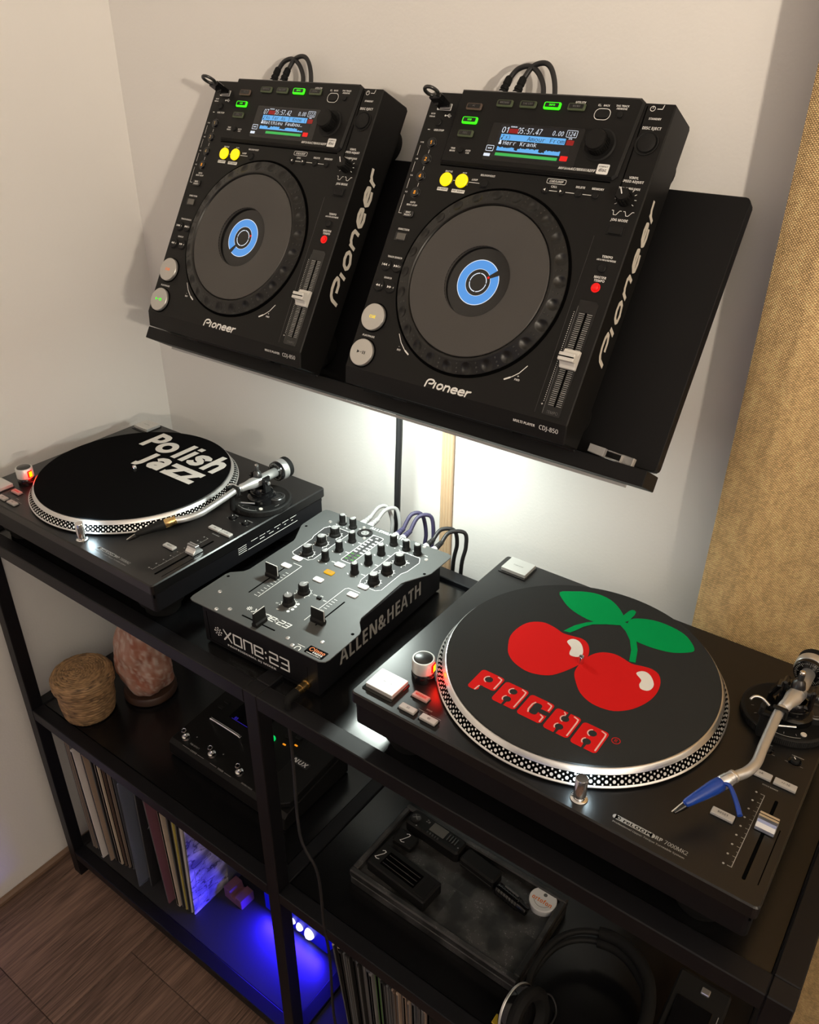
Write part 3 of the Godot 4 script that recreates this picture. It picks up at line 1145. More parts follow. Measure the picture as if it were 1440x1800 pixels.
func tonearm(o: Node3D, blue: bool, H: float) -> void:
	var cu := 412.0
	var cz := 99.0
	var st := S()
	turn(st, cu, cz, H, [0, 0, 46.5, 0, 47, 1, 47, 8.5, 46, 9.5, 44, 9.8, 42, 8.2, 0, 8.2], 72)
	var ba := put("tonearm_base", st, K.plastic_soft, o)
	st = S()
	for k in 150:
		var a := TAU * k / 150
		box2(st, Transform3D(Basis(Vector3.UP, -a), org + Vector3(cu + 47.1 * cos(a), H + 4.8, cz + 47.1 * sin(a)) * 0.001), Vector3(0.0008, 0.0064, 0.0011))
	var kn := put("knurling", st, K.dark_metal, ba)
	kn.set_meta("kind", "stuff")
	st = S()
	turn(st, cu + 4, cz + 2, H + 8, [0, 0, 23, 0, 23, 8, 20, 10, 18, 10.5, 18, 17, 15, 19, 0, 19], 48)
	put("height_collar", st, K.gloss_black, ba)
	st = S()
	turn(st, cu + 24, cz - 9, H + 8, [0, 0, 14, 0, 14, 8, 13, 9, 10.5, 9, 10, 8.2, 0, 8.2], 36)
	turn(st, cu + 24, cz - 9, H + 8, [10.2, 9.0, 9.9, 9.5, 9.4, 9.0], 36)
	put("antiskate_dial", st, K.dark_metal, ba)
	st = S()
	cyl(st, cu + 24, cz + 26, H + 8.3, 3.1, 1.4, 0.3, 16)
	put("lock_button", st, K.print_cream, ba)
	st = S()
	fr = top_fr()
	ring(cu, cz, 39.5, 40.3, H + 8.4, st, 20, deg_to_rad(55), deg_to_rad(110))
	ring(cu, cz, 36, 36.6, H + 8.4, st, 20, deg_to_rad(-30), deg_to_rad(10))
	for k in 6:
		var a2 := deg_to_rad(60.0 + k * 20)
		ln(st, [cu + 34 * cos(a2), cz + 34 * sin(a2), cu + 37 * cos(a2), cz + 37 * sin(a2)], 0.5, H + 8.4)
	put("scale_print", st, K.print_soft, ba)
	# gimbal yoke
	var px := cu + 6.0
	var pz := cz + 6.0
	var piv := org + Vector3(px, H + 46, pz) * 0.001
	st = S()
	turn(st, px, pz, H + 26, [0, 0, 13, 0, 13.5, 2, 12, 6, 10.5, 8, 0, 8], 40)
	for sx in [-1.0, 1.0]:
		box(st, px + sx * 14.5, pz, H + 30, 5.5, 15, 26, 2)
	box(st, px, pz, H + 28, 34, 15, 6, 2)
	put("yoke", st, K.gloss_black, o)
	st = S()
	rod(st, piv + Vector3(-0.0185, 0, 0), piv + Vector3(0.0195, 0, 0), prof_mm([0, 0, 3.2, 0, 3.2, 38, 0, 38]), 16)
	turn(st, px - 2, pz + 2, H + 46, [0, 0, 6, 0, 7.5, 6, 6, 13, 3.2, 16, 3.2, 24, 2.4, 25, 0, 25], 24)
	put("pivot", st, K.dark_metal, o)
	st = S()
	turn(st, px - 2, pz + 2, H + 70, [0, 0, 3.0, 0, 3.0, 2.4, 2, 3.4, 0, 3.4], 18)
	rod(st, piv + Vector3(0.0175, 0, 0), piv + Vector3(0.021, 0, 0), prof_mm([0, 0, 3, 0, 3, 3, 0, 3.5]), 16)
	put("screw", st, K.chrome, o)
	# rear stub and counterweight
	var back := Vector3(0.02, 0.0, -1).normalized()
	st = S()
	rod(st, piv - back * 0.008, piv + back * 0.040, prof_mm([0, 0, 7.4, 0, 7.4, 47, 6.6, 48, 0, 48]), 28)
	put("rear_stub", st, K.satin_arm, o)
	st = S()
	rod(st, piv + back * 0.034, piv + back * 0.040, prof_mm([0, 0, 15.2, 0, 15.8, 0.8, 15.8, 6, 0, 6]), 40)
	var wt := put("weight_dial", st, K.gloss_black, o)
	st = S()
	for k in 40:
		var a3 := TAU * k / 40
		var L := 4.2 if k % 5 == 0 else 2.2
		var d := Vector3(cos(a3), sin(a3), 0)
		box2(st, Transform3D(Basis(Vector3.BACK, a3), piv + back * 0.0338 + d * (0.0142 - L * 0.0005)), Vector3(L * 0.001, 0.0004, 0.0002))
	put("dial_marks", st, K.print_soft, wt)
	st = S()
	rod(st, piv + back * 0.040, piv + back * 0.062, prof_mm([0, 0, 16.4, 0, 17, 0.8, 17, 10.5, 16, 11.2]), 44)
	put("counterweight", st, K.satin_arm, o)
	st = S()
	rod(st, piv + back * 0.051, piv + back * 0.062, prof_mm([16, 0, 16.8, 1, 16.8, 8.5, 15.5, 9.6, 0, 9.6]), 44)
	put("weight_rim", st, K.rubber, o)
	# arm tube
	var P := [Vector3(px, H + 45, pz + 2), Vector3(409.5, H + 43, 145), Vector3(409.0, H + 41, 175), Vector3(409.5, H + 39.5, 205), Vector3(410.0, H + 38.5, 228), Vector3(405.5, H + 38, 245), Vector3(396.5, H + 37.5, 259)]
	if not blue:
		P = [Vector3(px, H + 45, pz + 2), Vector3(409.5, H + 43, 145), Vector3(411.0, H + 41, 175), Vector3(413.0, H + 39.5, 203), Vector3(413.5, H + 38.5, 224), Vector3(408.0, H + 38, 243), Vector3(397, H + 37.5, 259)]
	var pp := PackedVector3Array()
	for q in P:
		pp.append(org + q * 0.001)
	st = S()
	tube(st, spl(pp, 8), 0.0051, 18)
	var tb := put("arm_tube", st, K.satin_arm, o)
	st = S()
	var d0 := (pp[1] - pp[0]).normalized()
	rod(st, pp[0] - d0 * 0.002, pp[0] + d0 * 0.034, prof_mm([0, 0, 8.6, 0, 8.8, 14, 6.6, 25, 6.4, 34, 5.4, 36, 0, 36]), 28)
	put("arm_socket", st, K.satin_arm, tb)
	var tip := pp[6]
	var dir := (Vector3(365, H + 26, 317) - Vector3(396.5, H + 37.5, 259)).normalized()
	st = S()
	rod(st, tip - dir * 0.004, tip + dir * 0.014, prof_mm([0, 0, 6.0, 0, 6.4, 0.6, 6.4, 3, 5.9, 3.4, 5.9, 4.6, 6.4, 5, 6.4, 8, 6.9, 8.4, 6.9, 16, 6.4, 17, 0, 17]), 28)
	put("locking_collar", st, K.silver if blue else K.gold, tb)
	st = S()
	var q0 := tip + dir * 0.011
	rod(st, q0, q0 + dir * 0.046, prof_mm([0, 0, 5.6, 0, 6.9, 3, 7.1, 10, 5.6, 28, 4.2, 42, 3.2, 45, 0, 46]), 24)
	var ct := put("cartridge", st, K.blue_shell if blue else K.plastic_soft, o)
	st = S()
	var side := dir.cross(Vector3.UP).normalized()
	rod(st, q0 + dir * 0.040 + Vector3(0, -0.002, 0), q0 + dir * 0.058 + Vector3(0, -0.005, 0), prof_mm([0, 0, 3.2, 0, 3.0, 8, 1.4, 17, 0, 18]), 12)
	put("stylus", st, K.gloss_black, ct)
	st = S()
	tube(st, PackedVector3Array([q0 + dir * 0.030 + side * 0.003 + Vector3(0, 0.004, 0), q0 + dir * 0.058 + side * 0.002 + Vector3(0, -0.004, 0)]), 0.0006, 6)
	put("stylus_line", st, K.print_cream, ct)
	# finger lift
	st = S()
	var f0 := q0 + dir * 0.006
	var lift := PackedVector3Array([f0 + Vector3(0.003, 0.004, 0), f0 + Vector3(0.010, 0.006, 0.000), f0 + Vector3(0.020, 0.004, 0.012), f0 + Vector3(0.028, 0.001, 0.024)])
	if blue:
		tube(st, spl(lift, 5), 0.0019, 8, 0.0026)
		put("finger_lift", st, K.blue_shell, ct)
		st = S()
		rod(st, q0 - dir * 0.001 + Vector3(0, -0.006, 0), q0 + dir * 0.008 + Vector3(0, -0.006, 0), prof_mm([0, 0, 4, 0, 4, 8, 3, 9, 0, 9]), 16)
		put("cartridge_pin", st, K.plug_white, ct)
	else:
		var l2 := PackedVector3Array([f0 + Vector3(0.003, -0.004, 0), f0 + Vector3(-0.006, -0.006, 0.004), f0 + Vector3(-0.010, -0.006, 0.010)])
		tube(st, l2, 0.0012, 8)
		put("finger_lift", st, K.print_cream, ct)
	# arm rest with clip, cue lever
	st = S()
	turn(st, 397, 147, H + 5, [0, 0, 4.5, 0, 4.5, 30, 0, 30], 18)
	box(st, 400, 147, H + 31, 20, 8, 6, 1.5)
	box(st, 393, 147, H + 31, 5, 9, 14, 1.5)
	box(st, 409.5, 147.5, H + 46.5, 15, 5.5, 3, 1)
	box(st, 416, 147.5, H + 36, 3, 5.5, 12, 1)
	put("arm_rest", st, K.plastic_soft, o)
	st = S()
	var lv := PackedVector3Array([org + Vector3(397, H + 32, 130) * 0.001, org + Vector3(388, H + 36, 128) * 0.001, org + Vector3(381, H + 37, 131) * 0.001, org + Vector3(378, H + 35, 136) * 0.001])
	tube(st, spl(lv, 5), 0.0016, 8)
	tube(st, PackedVector3Array([org + Vector3(408, H + 17, 139) * 0.001, org + Vector3(427, H + 17, 128) * 0.001]), 0.0013, 8)
	put("cue_lever", st, K.silver, o)
	st = S()
	var hood := pv([-22, 0, -22, 16, -16, 30, -4, 36, 8, 36, 8, 32, -3, 32, -12, 27, -17, 15, -17, 0])
	ext(st, hood, Transform3D(Basis(Vector3(0.001, 0, 0), Vector3(0, 0.001, 0), Vector3(0, 0, 0.001)), org + Vector3(px - 6, H + 14, pz - 4) * 0.001), -7, 7, 1.2)
	put("arm_hood", st, K.gloss_black, o)

func box2(st: SurfaceTool, t: Transform3D, s: Vector3) -> void:
	cbox(st, t, s, 0.00001)

func slipmat(at: Vector3, blue: bool, y: float) -> void:
	var name_ := "black slipmat with white two-line lettering on the turntable in the corner"
	if blue:
		name_ = "charcoal felt slipmat with two red cherries, green leaves and a red word"
	var o := thing("slipmat", name_, "slipmat")
	o.position = at + Vector3(0.200, y * 0.001, 0.1775)
	org = Vector3(-0.200, 0, -0.1775)
	var st := S()
	turn(st, 200, 177.5, 0, [4.0, 0, 155.0, 0, 155.6, 0.6, 155.0, 1.4, 4.0, 1.4, 4.0, 0], 128)
	put("felt", st, K.felt_grey if blue else K.felt_black, o)
	fr = top_fr()
	if not blue:
		st = S()
		var big := [
			[119, 107.5, [6, 0, 6, 55]], [119, 107.5, [5, 49, 18, 49, 25, 47, 28.5, 41, 28, 33, 24, 27, 18, 25, 5, 25]],
			[208.5, 107.5, [0, 0, 0, 54]], [227.5, 107.5, [0, 0, 0, 39]], [227.5, 107.5, [0, 44, 0, 54]],
			[238, 107.5, [30, 27, 26, 33, 17, 35, 9, 32.5, 7, 27, 12, 22.5, 20, 19.5, 25, 14, 23, 8, 16, 5, 7, 7, 3, 12]],
			[281, 107.5, [0, 0, 0, 54]], [281, 107.5, [0, 20, 4, 30, 12, 34, 19, 31.5, 22, 25, 22, 0]],
			[179, 155, [1, 42, 1, 4, -2, -2, -9, -3]],
			[193, 155, [5, 26, 9, 32, 17, 34.5, 25, 32, 28, 26, 28, 0]], [193, 155, [28, 20, 15, 18.5, 8, 15, 6, 9.5, 10, 5, 17, 5, 25, 10, 28, 15]],
			[232, 155, [0, 32, 36, 32]], [232, 155, [31, 34, 7, 4]], [232, 155, [2, 5.5, 38, 5.5]],
			[268.5, 155, [0, 32, 36, 32]], [268.5, 155, [31, 34, 7, 4]], [268.5, 155, [2, 5.5, 38, 5.5]]]
		for g in big:
			var gp := PackedVector2Array()
			for i in g[2].size() / 2:
				gp.append(Vector2(g[0] + g[2][i * 2], g[1] - g[2][i * 2 + 1]))
			stroke(st, gp, 11.5, 1.6)
		var oval := PackedVector2Array()
		for i in 32:
			oval.append(Vector2(172 + 14.5 * cos(TAU * i / 32), 87.5 + 14.5 * sin(TAU * i / 32)))
		stroke(st, oval, 11.5, 1.6, true)
		put("lettering", st, K.felt_white, o)
		return
	var c1 := pv([119,205,110,184,110,162,116,146,128,137,138,136,149,138,159,141,171,139,182,137,191,141,198,151,202,164,201,178,196,193,189,208,181,219,168,226,155,228,139,224,127,216])
	var h1 := pv([170,153,172,145,179,143,187,148,194,159,195,167,191,172,184,173,181,168,179,160])
	var c2 := pv([202,198,200,183,201,169,205,155,213,145,225,140,236,141,248,144,259,141,270,139,280,143,287,155,290,171,289,187,284,203,276,217,264,228,250,232,236,231,222,224,211,212])
	var h2 := pv([259,157,262,150,268,148,275,152,282,162,283,171,280,177,273,178,269,172,268,164])
	for q in [[c1, h1], [c2, h2]]:
		st = S()
		fill(st, spl2(q[0], 3), 1.6)
		var ch := put("cherry", st, K.felt_red, o)
		st = S()
		fill(st, spl2(q[1], 3), 1.75)
		put("highlight", st, K.felt_white, ch)
	for q in [[116,67,128,56,143,46,159,41,176,43,191,52,204,66,206,81,192,92,180,98,162,97,143,91,127,80], [213,67,225,56,241,50,260,50,278,55,291,66,298,77,294,85,280,96,265,101,248,103,233,101,218,87]]:
		st = S()
		fill(st, spl2(pv(q), 3), 1.6)
		put("leaf", st, K.felt_green, o)
	st = S()
	fill(st, pv([157,137,163,119,172,105,182,95,192,90,206,76,214,76,222,82,234,98,244,117,251,140,244,142,238,122,229,105,218,92,208,85,193,94,180,104,173,115,169,126,165,135]), 1.72)
	fill(st, pv([202,70,205,51,207,47,210,46,213,48,214,55,213,70,208,80]), 1.72)
	put("stalk", st, K.felt_green, o)
	# the word: rounded red blocks with round and slotted openings
	var X := [115.5, 147.5, 180.0, 212.5, 245.0]
	for k in 5:
		var x: float = X[k]
		var zt := 254.5 + k * 1.75
		var w := 29.5
		var hh := 35.0
		var cx := x + w / 2
		st = S()
		var ho := S()
		var wl := S()
		if k == 0:
			fill(st, rrect(cx, zt + 12.5, w, 25, 4), 1.6)
			fill(st, rrect(x + 6.5, zt + 22, 13, 26, 4), 1.6)
			disc(ho, cx, zt + 11.5, 4.6, 1.75, 20)
			disc(ho, x + 14, zt + 27.0, 2.6, 1.75, 16)
			ring(cx, zt + 11.5, 4.6, 6.0, 1.75, wl, 14, deg_to_rad(100), deg_to_rad(250))
			ln(wl, [x + w - 8, zt + 2, x + w - 3, zt + 3.5, x + w - 2.4, zt + 8, x + w - 2.4, zt + 21], 1.7, 1.75)
			ln(wl, [x + 10, zt + 34, x + 10.5, zt + 29, x + 11, zt + 26.4], 1.7, 1.75)
			letter(o, st, ho, wl)
			continue
		fill(st, rrect(cx, zt + hh / 2, w, hh, 4), 1.6)
		if k == 2:
			fill(ho, rrect(cx, zt + hh / 2, 9, 18.5, 3.5), 1.75)
			fill(ho, rrect(x + w - 5, zt + hh / 2, 12, 6.5, 2.5), 1.75)
			ln(wl, [x + 10, zt + 9, x + 8.4, zt + 13, x + 8.4, zt + 22, x + 10, zt + 26], 1.7, 1.75)
			ln(wl, [x + w - 8, zt + 2, x + w - 3, zt + 3.5, x + w - 2.4, zt + 7, x + w - 2.4, zt + 12], 1.7, 1.75)
			ln(wl, [x + w - 6, zt + 22.5, x + w - 2.6, zt + 24, x + w - 2.4, zt + 32], 1.7, 1.75)
			letter(o, st, ho, wl)
			continue
		disc(ho, cx, zt + hh - 10.5, 4.4, 1.75, 20)
		fill(ho, pv([cx - 1.2, zt + hh + 0.4, cx - 1.8, zt + hh - 8, cx + 1.8, zt + hh - 8, cx + 1.2, zt + hh + 0.4]), 1.75)
		disc(ho, cx, zt + 10.5, 4.4, 1.75, 20)
		if k == 3:
			fill(ho, pv([cx - 1.2, zt - 0.4, cx - 1.8, zt + 8, cx + 1.8, zt + 8, cx + 1.2, zt - 0.4]), 1.75)
			ln(wl, [cx - 5, zt + 2, cx - 2.8, zt + 4, cx - 2.6, zt + 6], 1.5, 1.75)
		ring(cx, zt + 10.5, 4.4, 5.8, 1.75, wl, 14, deg_to_rad(100), deg_to_rad(250))
		ring(cx, zt + hh - 10.5, 4.4, 5.8, 1.75, wl, 14, deg_to_rad(130), deg_to_rad(235))
		ln(wl, [x + w - 8, zt + 2, x + w - 3, zt + 3.5, x + w - 2.4, zt + 8, x + w - 2.4, zt + 31], 1.7, 1.75)
		letter(o, st, ho, wl)
	st = S()
	ring(283.5, 267, 3.9, 4.7, 1.6, st, 24)
	text(st, "R", 283.5, 267, 4.2, 1.6, false)
	put("registered_mark", st, K.felt_red, o)

func letter(o: Node3D, red: SurfaceTool, opening: SurfaceTool, shine: SurfaceTool) -> void:
	var l := put("letter", red, K.felt_red, o)
	put("opening", opening, K.felt_grey, l)
	put("highlight", shine, K.felt_pink, l)

# ---------------------------------------------------------------- players
const P_I := [0.0, 0.0, 0.0, 1.0]
func players() -> void:
	player(0.2971 + 0.032 - 0.0, 0.0, "black tilted media player beside the wall corner, its play button lit green", false)
	player(0.6775 + 0.032, 0.0018, "black tilted media player nearer the curtain, its play button unlit", true)

func v2z(v: float) -> float:
	return 346.0 - v

func player(x: float, dy: float, label: String, second: bool) -> void:
	var o := thing("media_player", label, "media player", "media players on the tilted shelf")
	o.transform = tilted(-0.078, 0.173, x + 0.1525)
	org = Vector3(-0.1525, 0, -0.173)
	var H := 78.0
	var st := S()
	# side outline (towards the viewer, up), extruded across
	var side := pv([0, H, 346, H, 365, 68, 363.6, 28.4, 330, 24, 40, 20, -3.0, 20, -6, 24])
	ext(st, side, Transform3D(Basis(Vector3(0, 0, 0.001), Vector3(0, 0.001, 0), Vector3(0.001, 0, 0)), org), 0, 305, 1.3)
	var body := put("body", st, K.plastic_black, o)
	for q in [[34.0, 40.0], [271.0, 40.0], [34.0, 326.0], [271.0, 326.0]]:
		st = S()
		turn(st, q[0], q[1], 0, [0, 0, 25, 0, 28, 2, 30, 12, 30, 25, 0, 25], 36)
		put("foot", st, K.rubber, o)
	# front lower edge: ridge, slot and pale edge highlights
	st = S()
	box(st, 152, 364.6, 47, 163, 3.0, 3.0, 1.2)
	box(st, 70, 364.5, 38, 22, 3.4, 11, 1.6)
	put("slot_lip", st, K.plastic_black, o)
	st = S()
	box(st, 152, 363.6, 33, 150, 2.6, 10, 0.4)
	put("disc_slot", st, K.void_black, o)
	st = S()
	slab(st, pv([2, 352, 62, 352, 66, 366.5, 2, 366.5]), 24, 30, 1.5)
	put("front_corner", st, K.plastic_soft, o)
	st = S()
	slab(st, pv([303, 352, 240, 352, 236, 366.5, 303, 366.5]), 24, 30, 1.5)
	put("front_corner", st, K.plastic_soft, o)
	# raised display block
	st = S()
	slab(st, pv([43, v2z(350.5), 43, v2z(261.5), 263.5, v2z(261.5), 268, v2z(266), 272, v2z(346), 266, v2z(350.5)]), H - 12, H + 3.6, 2.6)
	put("display_block", st, K.plastic_black, o)
	st = S()
	box(st, 153, v2z(259.6), H, 218, 1.6, 0.3, 0.05)
	box(st, 274.5, v2z(300), H, 1.2, 86, 0.3, 0.05)
	put("block_shadow_gap", st, K.void_black, o)
	st = S()
	box(st, 264.2, v2z(104), H, 0.5, 196, 0.25, 0.05)
	put("panel_joint", st, K.dark_metal, o)
	var B := H + 3.6
	fr = top_fr()
	# screen
	st = S()
	slab(st, rrect(158, v2z(291), 116, 44, 2), B - 0.5, B + 0.15, 0.1)
	var win := put("screen_window", st, K.gloss_black, o)
	screen(win, second, B + 0.2)
	# labelled lit keys on the block
	var pr := S()      # white print
	var keys := [[67.8, 329, "PC", ""], [67.9, 312.6, "USB", "led_green"], [67.8, 296.8, "DISC", ""], [107.1, 334.8, "BROWSE", ""], [137.3, 335, "TAG LIST", ""], [167.6, 335.2, "INFO", "led_green"], [197.3, 335.4, "MENU", ""]]
	for q in keys:
		st = S()
		slab(st, rrect(q[0], v2z(q[1]), 21, 8.2, 2), B, B + 2.0, 0.5)
		var lit: bool = q[3] != ""
		var kb := put("lit_key" if lit else "mode_key", st, K.led_green if lit else K.key_olive if q[2] != "PC" else K.key_brown, o)
		st = S()
		slab(st, rrect(q[0] - 0.4, v2z(q[1] + 0.6), 17, 5.0, 1), B + 1.9, B + 2.25, 0.15)
		put("key_face", st, K.gloss_black, kb)
		st = S()
		text(st, q[2], q[0], v2z(q[1] + 0.6), 2.2, B + 2.4)
		put("key_print", st, K.led_green if lit else K.print_dim, kb)
	text(pr, "UTILITY", 200, v2z(341.2), 2.4, B + 0.15)
	text(pr, "BACK", 231, v2z(339.4), 2.0, B + 0.15)
	ln(pr, [224, v2z(340.2), 221.5, v2z(340.2), 221.5, v2z(338.6), 225, v2z(338.6)], 0.5, B + 0.15)
	text(pr, "TAG TRACK", 249, v2z(339.8), 2.0, B + 0.15)
	text(pr, "/REMOVE", 249, v2z(336.8), 2.0, B + 0.15)
	stroke(pr, rrect(229, v2z(329.8), 18, 12, 5.4), 0.7, B + 0.15, true)
	text(pr, "TIME", 56.5, v2z(279), 1.9, B + 0.15)
	text(pr, "MODE", 56.5, v2z(276), 1.9, B + 0.15)
	text(pr, "AUTO", 78, v2z(277.6), 1.9, B + 0.15)
	text(pr, "CUE", 78, v2z(274.8), 1.9, B + 0.15)
	text(pr, "MP3/AAC/WAV/AIFF", 221, v2z(268.6), 3.0, B + 0.15, true, 43, 0.25)
	fill(pr, rrect(250.5, v2z(271.2), 13.5, 11, 1.5), B + 0.15)
	put("block_print", pr, K.print_white, o)
	st = S()
	text(st, "COMPACT", 250.5, v2z(274), 1.6, B + 0.3)
	text(st, "disc", 250.5, v2z(270.4), 3.4, B + 0.3)
	put("badge_print", st, K.void_black, o)
	st = S()
	slab(st, rrect(229, v2z(329.8), 15.5, 9.6, 4.6), B, B + 1.6, 0.5)
	cyl(st, 249, v2z(330), B, 3.4, 1.6, 0.5, 18)
	cyl(st, 67.4, v2z(277.6), B, 3.6, 1.6, 0.5, 18)
	put("round_key", st, K.plastic_soft, o)
	# browse knob
	st = S()
	turn(st, 237.5, v2z(296.5), B, [0, 0, 18, 0, 18.4, 0.6, 16.5, 1.6, 13, 0.5, 0, 0.5], 48)
	put("knob_ring", st, K.plastic_soft, o)
	st = S()
	turn(st, 237.5, v2z(296.5), B + 0.5, [0, 0, 11.8, 0, 11.6, 12, 10.6, 14, 0, 14.6], 40)
	for k in 30:
		var a := TAU * k / 30
		box2(st, Transform3D(Basis(Vector3.UP, -a), org + Vector3(237.5 + 11.7 * cos(a), B + 7, v2z(296.5) + 11.7 * sin(a)) * 0.001), Vector3(0.0012, 0.011, 0.0012))
	put("browse_knob", st, K.plastic_black, o)
	# ---- the main face
	pr = S()
	var Y := H + 0.15
	text(pr, "STANDBY", 287, v2z(330), 2.2, Y)
	text(pr, "DISC EJECT", 287, v2z(319.6), 2.9, Y)
	ring(281, v2z(340.6), 2.3, 2.9, Y, pr, 18)
	ln(pr, [281, v2z(343.6), 281, v2z(340.6)], 0.6, Y)
	ln(pr, [286, v2z(340.4), 291.5, v2z(340.4), 292.5, v2z(345)], 0.7, Y)
	text(pr, "DC5V", 10.5, v2z(320), 1.8, Y)
	text(pr, "500mA", 10, v2z(316.6), 1.8, Y)
	ln(pr, [28, v2z(318.5), 37, v2z(318.5)], 0.6, Y)
	disc(pr, 28.5, v2z(318.5), 1.2, Y, 10)
	ln(pr, [31, v2z(318.5), 33, v2z(320.4), 35, v2z(320.4)], 0.5, Y)
	ln(pr, [32, v2z(318.5), 34, v2z(316.8), 36, v2z(316.8)], 0.5, Y)
	text(pr, "USB STOP", 26, v2z(300.4), 2.3, Y)
	ln(pr, [10, v2z(300.4), 12.6, v2z(300.4)], 0.9, Y)
	for k in 4:
		text(pr, ["1/16", "1/8", "1/4", "1/2"][k], 7.5, v2z(284.3 - 20.6 * k), 1.8, Y)
		ln(pr, [6.5, v2z(280.5 - 20.6 * k), 6.5, v2z(268 - 20.6 * k)], 0.5, Y, false, false)
		if k < 3:
			ln(pr, [21.6, v2z(276 - 20.6 * k), 21.6, v2z(271.5 - 20.6 * k)], 0.6, Y, false, false)
	ln(pr, [6.5, v2z(206), 6.5, v2z(196), 11, v2z(196)], 0.5, Y)
	text(pr, "AUTO", 22, v2z(210.8), 2.1, Y)
	text(pr, "BEAT LOOP", 22, v2z(207.4), 2.1, Y)
	text(pr, "IN/CUE", 59, v2z(252.6), 2.1, Y)
	text(pr, "OUT", 81.3, v2z(252.4), 2.1, Y)
	text(pr, "LOOP", 97.5, v2z(246.2), 2.2, Y)
	text(pr, "RELOOP/EXIT", 113, v2z(252.6), 2.2, Y)
	ln(pr, [67, v2z(242.7), 73, v2z(242.7)], 0.6, Y, false, false)
	ln(pr, [89, v2z(242.7), 105, v2z(242.7)], 0.6, Y, false, false)
	stroke(pr, rrect(200.4, v2z(254.4), 23, 5.2, 1.4), 0.5, Y, true)
	text(pr, "CUE/LOOP", 200.4, v2z(254.4), 2.4, Y, true, 0, 0.2)
	text(pr, "CALL", 199.6, v2z(248.6), 2.3, Y)
	text(pr, "DELETE", 230.6, v2z(251), 2.3, Y)
	text(pr, "MEMORY", 251, v2z(251.2), 2.3, Y)
	for q in [[195, 205], [215, 226], [235.5, 246]]:
		ln(pr, [q[0], v2z(243.8), q[1], v2z(243.8)], 0.6, Y, false, false)
	text(pr, "VINYL", 286, v2z(267), 2.6, Y)
	text(pr, "SPEED ADJUST", 286, v2z(262.6), 2.6, Y)
	text(pr, "TOUCH/RELEASE", 285, v2z(255.4), 2.2, Y)
	for k in 9:
		var a2 := deg_to_rad(-210.0 + k * 30.0)
		ln(pr, [285 + 9.6 * cos(a2), v2z(243.8) + 9.6 * sin(a2), 285 + 12 * cos(a2), v2z(243.8) + 12 * sin(a2)], 0.6, Y, false, false)
	ln(pr, [274, v2z(231), 276, v2z(231), 277, v2z(226.5), 280, v2z(226.5), 283, v2z(231), 285, v2z(231)], 0.6, Y)
	ln(pr, [287, v2z(231), 289, v2z(231), 291, v2z(226.5), 293.5, v2z(226.5), 297, v2z(231), 299, v2z(231)], 0.6, Y)
	text(pr, "JOG MODE", 285.5, v2z(221), 2.7, Y)
	text(pr, "TEMPO", 286.4, v2z(181.6), 2.6, Y)
	text(pr, "±6/±10/±16/WIDE", 286.4, v2z(178), 1.9, Y)
	text(pr, "MASTER", 286.2, v2z(159.4), 2.6, Y)
	text(pr, "TEMPO", 286.2, v2z(155.8), 2.6, Y)
	text(pr, "DIRECTION", 21.8, v2z(176.8), 2.2, Y)
	text(pr, "TRACK SEARCH", 22, v2z(141.8), 2.2, Y)
	text(pr, "SEARCH", 21.5, v2z(115.8), 2.2, Y)
	text(pr, "PLAY/PAUSE", 20.8, v2z(42.0), 2.3, Y)
	ln(pr, [63.6, v2z(53), 70, v2z(43.5), 78, v2z(36), 84.7, v2z(32)], 0.9, Y)
	ln(pr, [79, v2z(35.4), 84.7, v2z(32)], 1.8, Y)
	text(pr, "-", 69, v2z(38.4), 3, Y)
	text(pr, "REV", 70, v2z(34.6), 2.2, Y)
	ln(pr, [238.9, v2z(51.6), 232, v2z(42), 225, v2z(36.4), 217, v2z(31.8)], 0.9, Y)
	ln(pr, [223, v2z(35.2), 217, v2z(31.8)], 1.8, Y)
	text(pr, "+", 232, v2z(38.4), 3, Y)
	text(pr, "FWD", 232, v2z(34.4), 2.2, Y)
	# tempo scale dots
	for k in 46:
		disc(pr, 270.6, v2z(119 - k * 2.2), 0.5, Y, 6)
	text(pr, "+", 269.6, v2z(16.4), 3.2, Y)
	# name on the front of the face
	var logo := [
		[0.0, [0.05, -0.05, 0.05, 0.9, 0.2, 1.22, 0.55, 1.38, 1.0, 1.36, 1.3, 1.15, 1.3, 0.86, 1.05, 0.62, 0.58, 0.6]],
		[1.65, [0.0, 0.0, 0.0, 0.95]],
		[2.15, [0.5, 0.0, 0.18, 0.1, 0.02, 0.4, 0.1, 0.78, 0.4, 0.97, 0.75, 0.9, 0.96, 0.6, 0.9, 0.25, 0.5, 0.0], 1],
		[3.5, [0.0, 0.0, 0.0, 0.95]], [3.5, [0.0, 0.6, 0.22, 0.9, 0.6, 0.97, 0.85, 0.75, 0.88, 0.0]],
		[4.75, [0.12, 0.5, 0.98, 0.55, 0.85, 0.88, 0.5, 0.98, 0.15, 0.85, 0.0, 0.45, 0.18, 0.1, 0.55, 0.0, 0.95, 0.12]],
		[6.05, [0.12, 0.5, 0.98, 0.55, 0.85, 0.88, 0.5, 0.98, 0.15, 0.85, 0.0, 0.45, 0.18, 0.1, 0.55, 0.0, 0.95, 0.12]],
		[7.4, [0.0, 0.0, 0.0, 0.95]], [7.4, [0.0, 0.55, 0.2, 0.88, 0.65, 0.97]]]
	glyphs(pr, logo, 120.5, v2z(1.8), 7.5, 6.4, 2.0, Y, 0.2)
	put("face_print", pr, K.print_white, body)
	# name along the side
	fr = Transform3D(Basis(Vector3(0, 0, -0.001), Vector3(0, -0.001, 0), Vector3(0.001, 0, 0)), org + Vector3(305, 0, 346) * 0.001)
	st = S()
	glyphs(st, logo, 75.5, -38.2, 22.0, 13.6, 5.0, 0.2, 0.28)
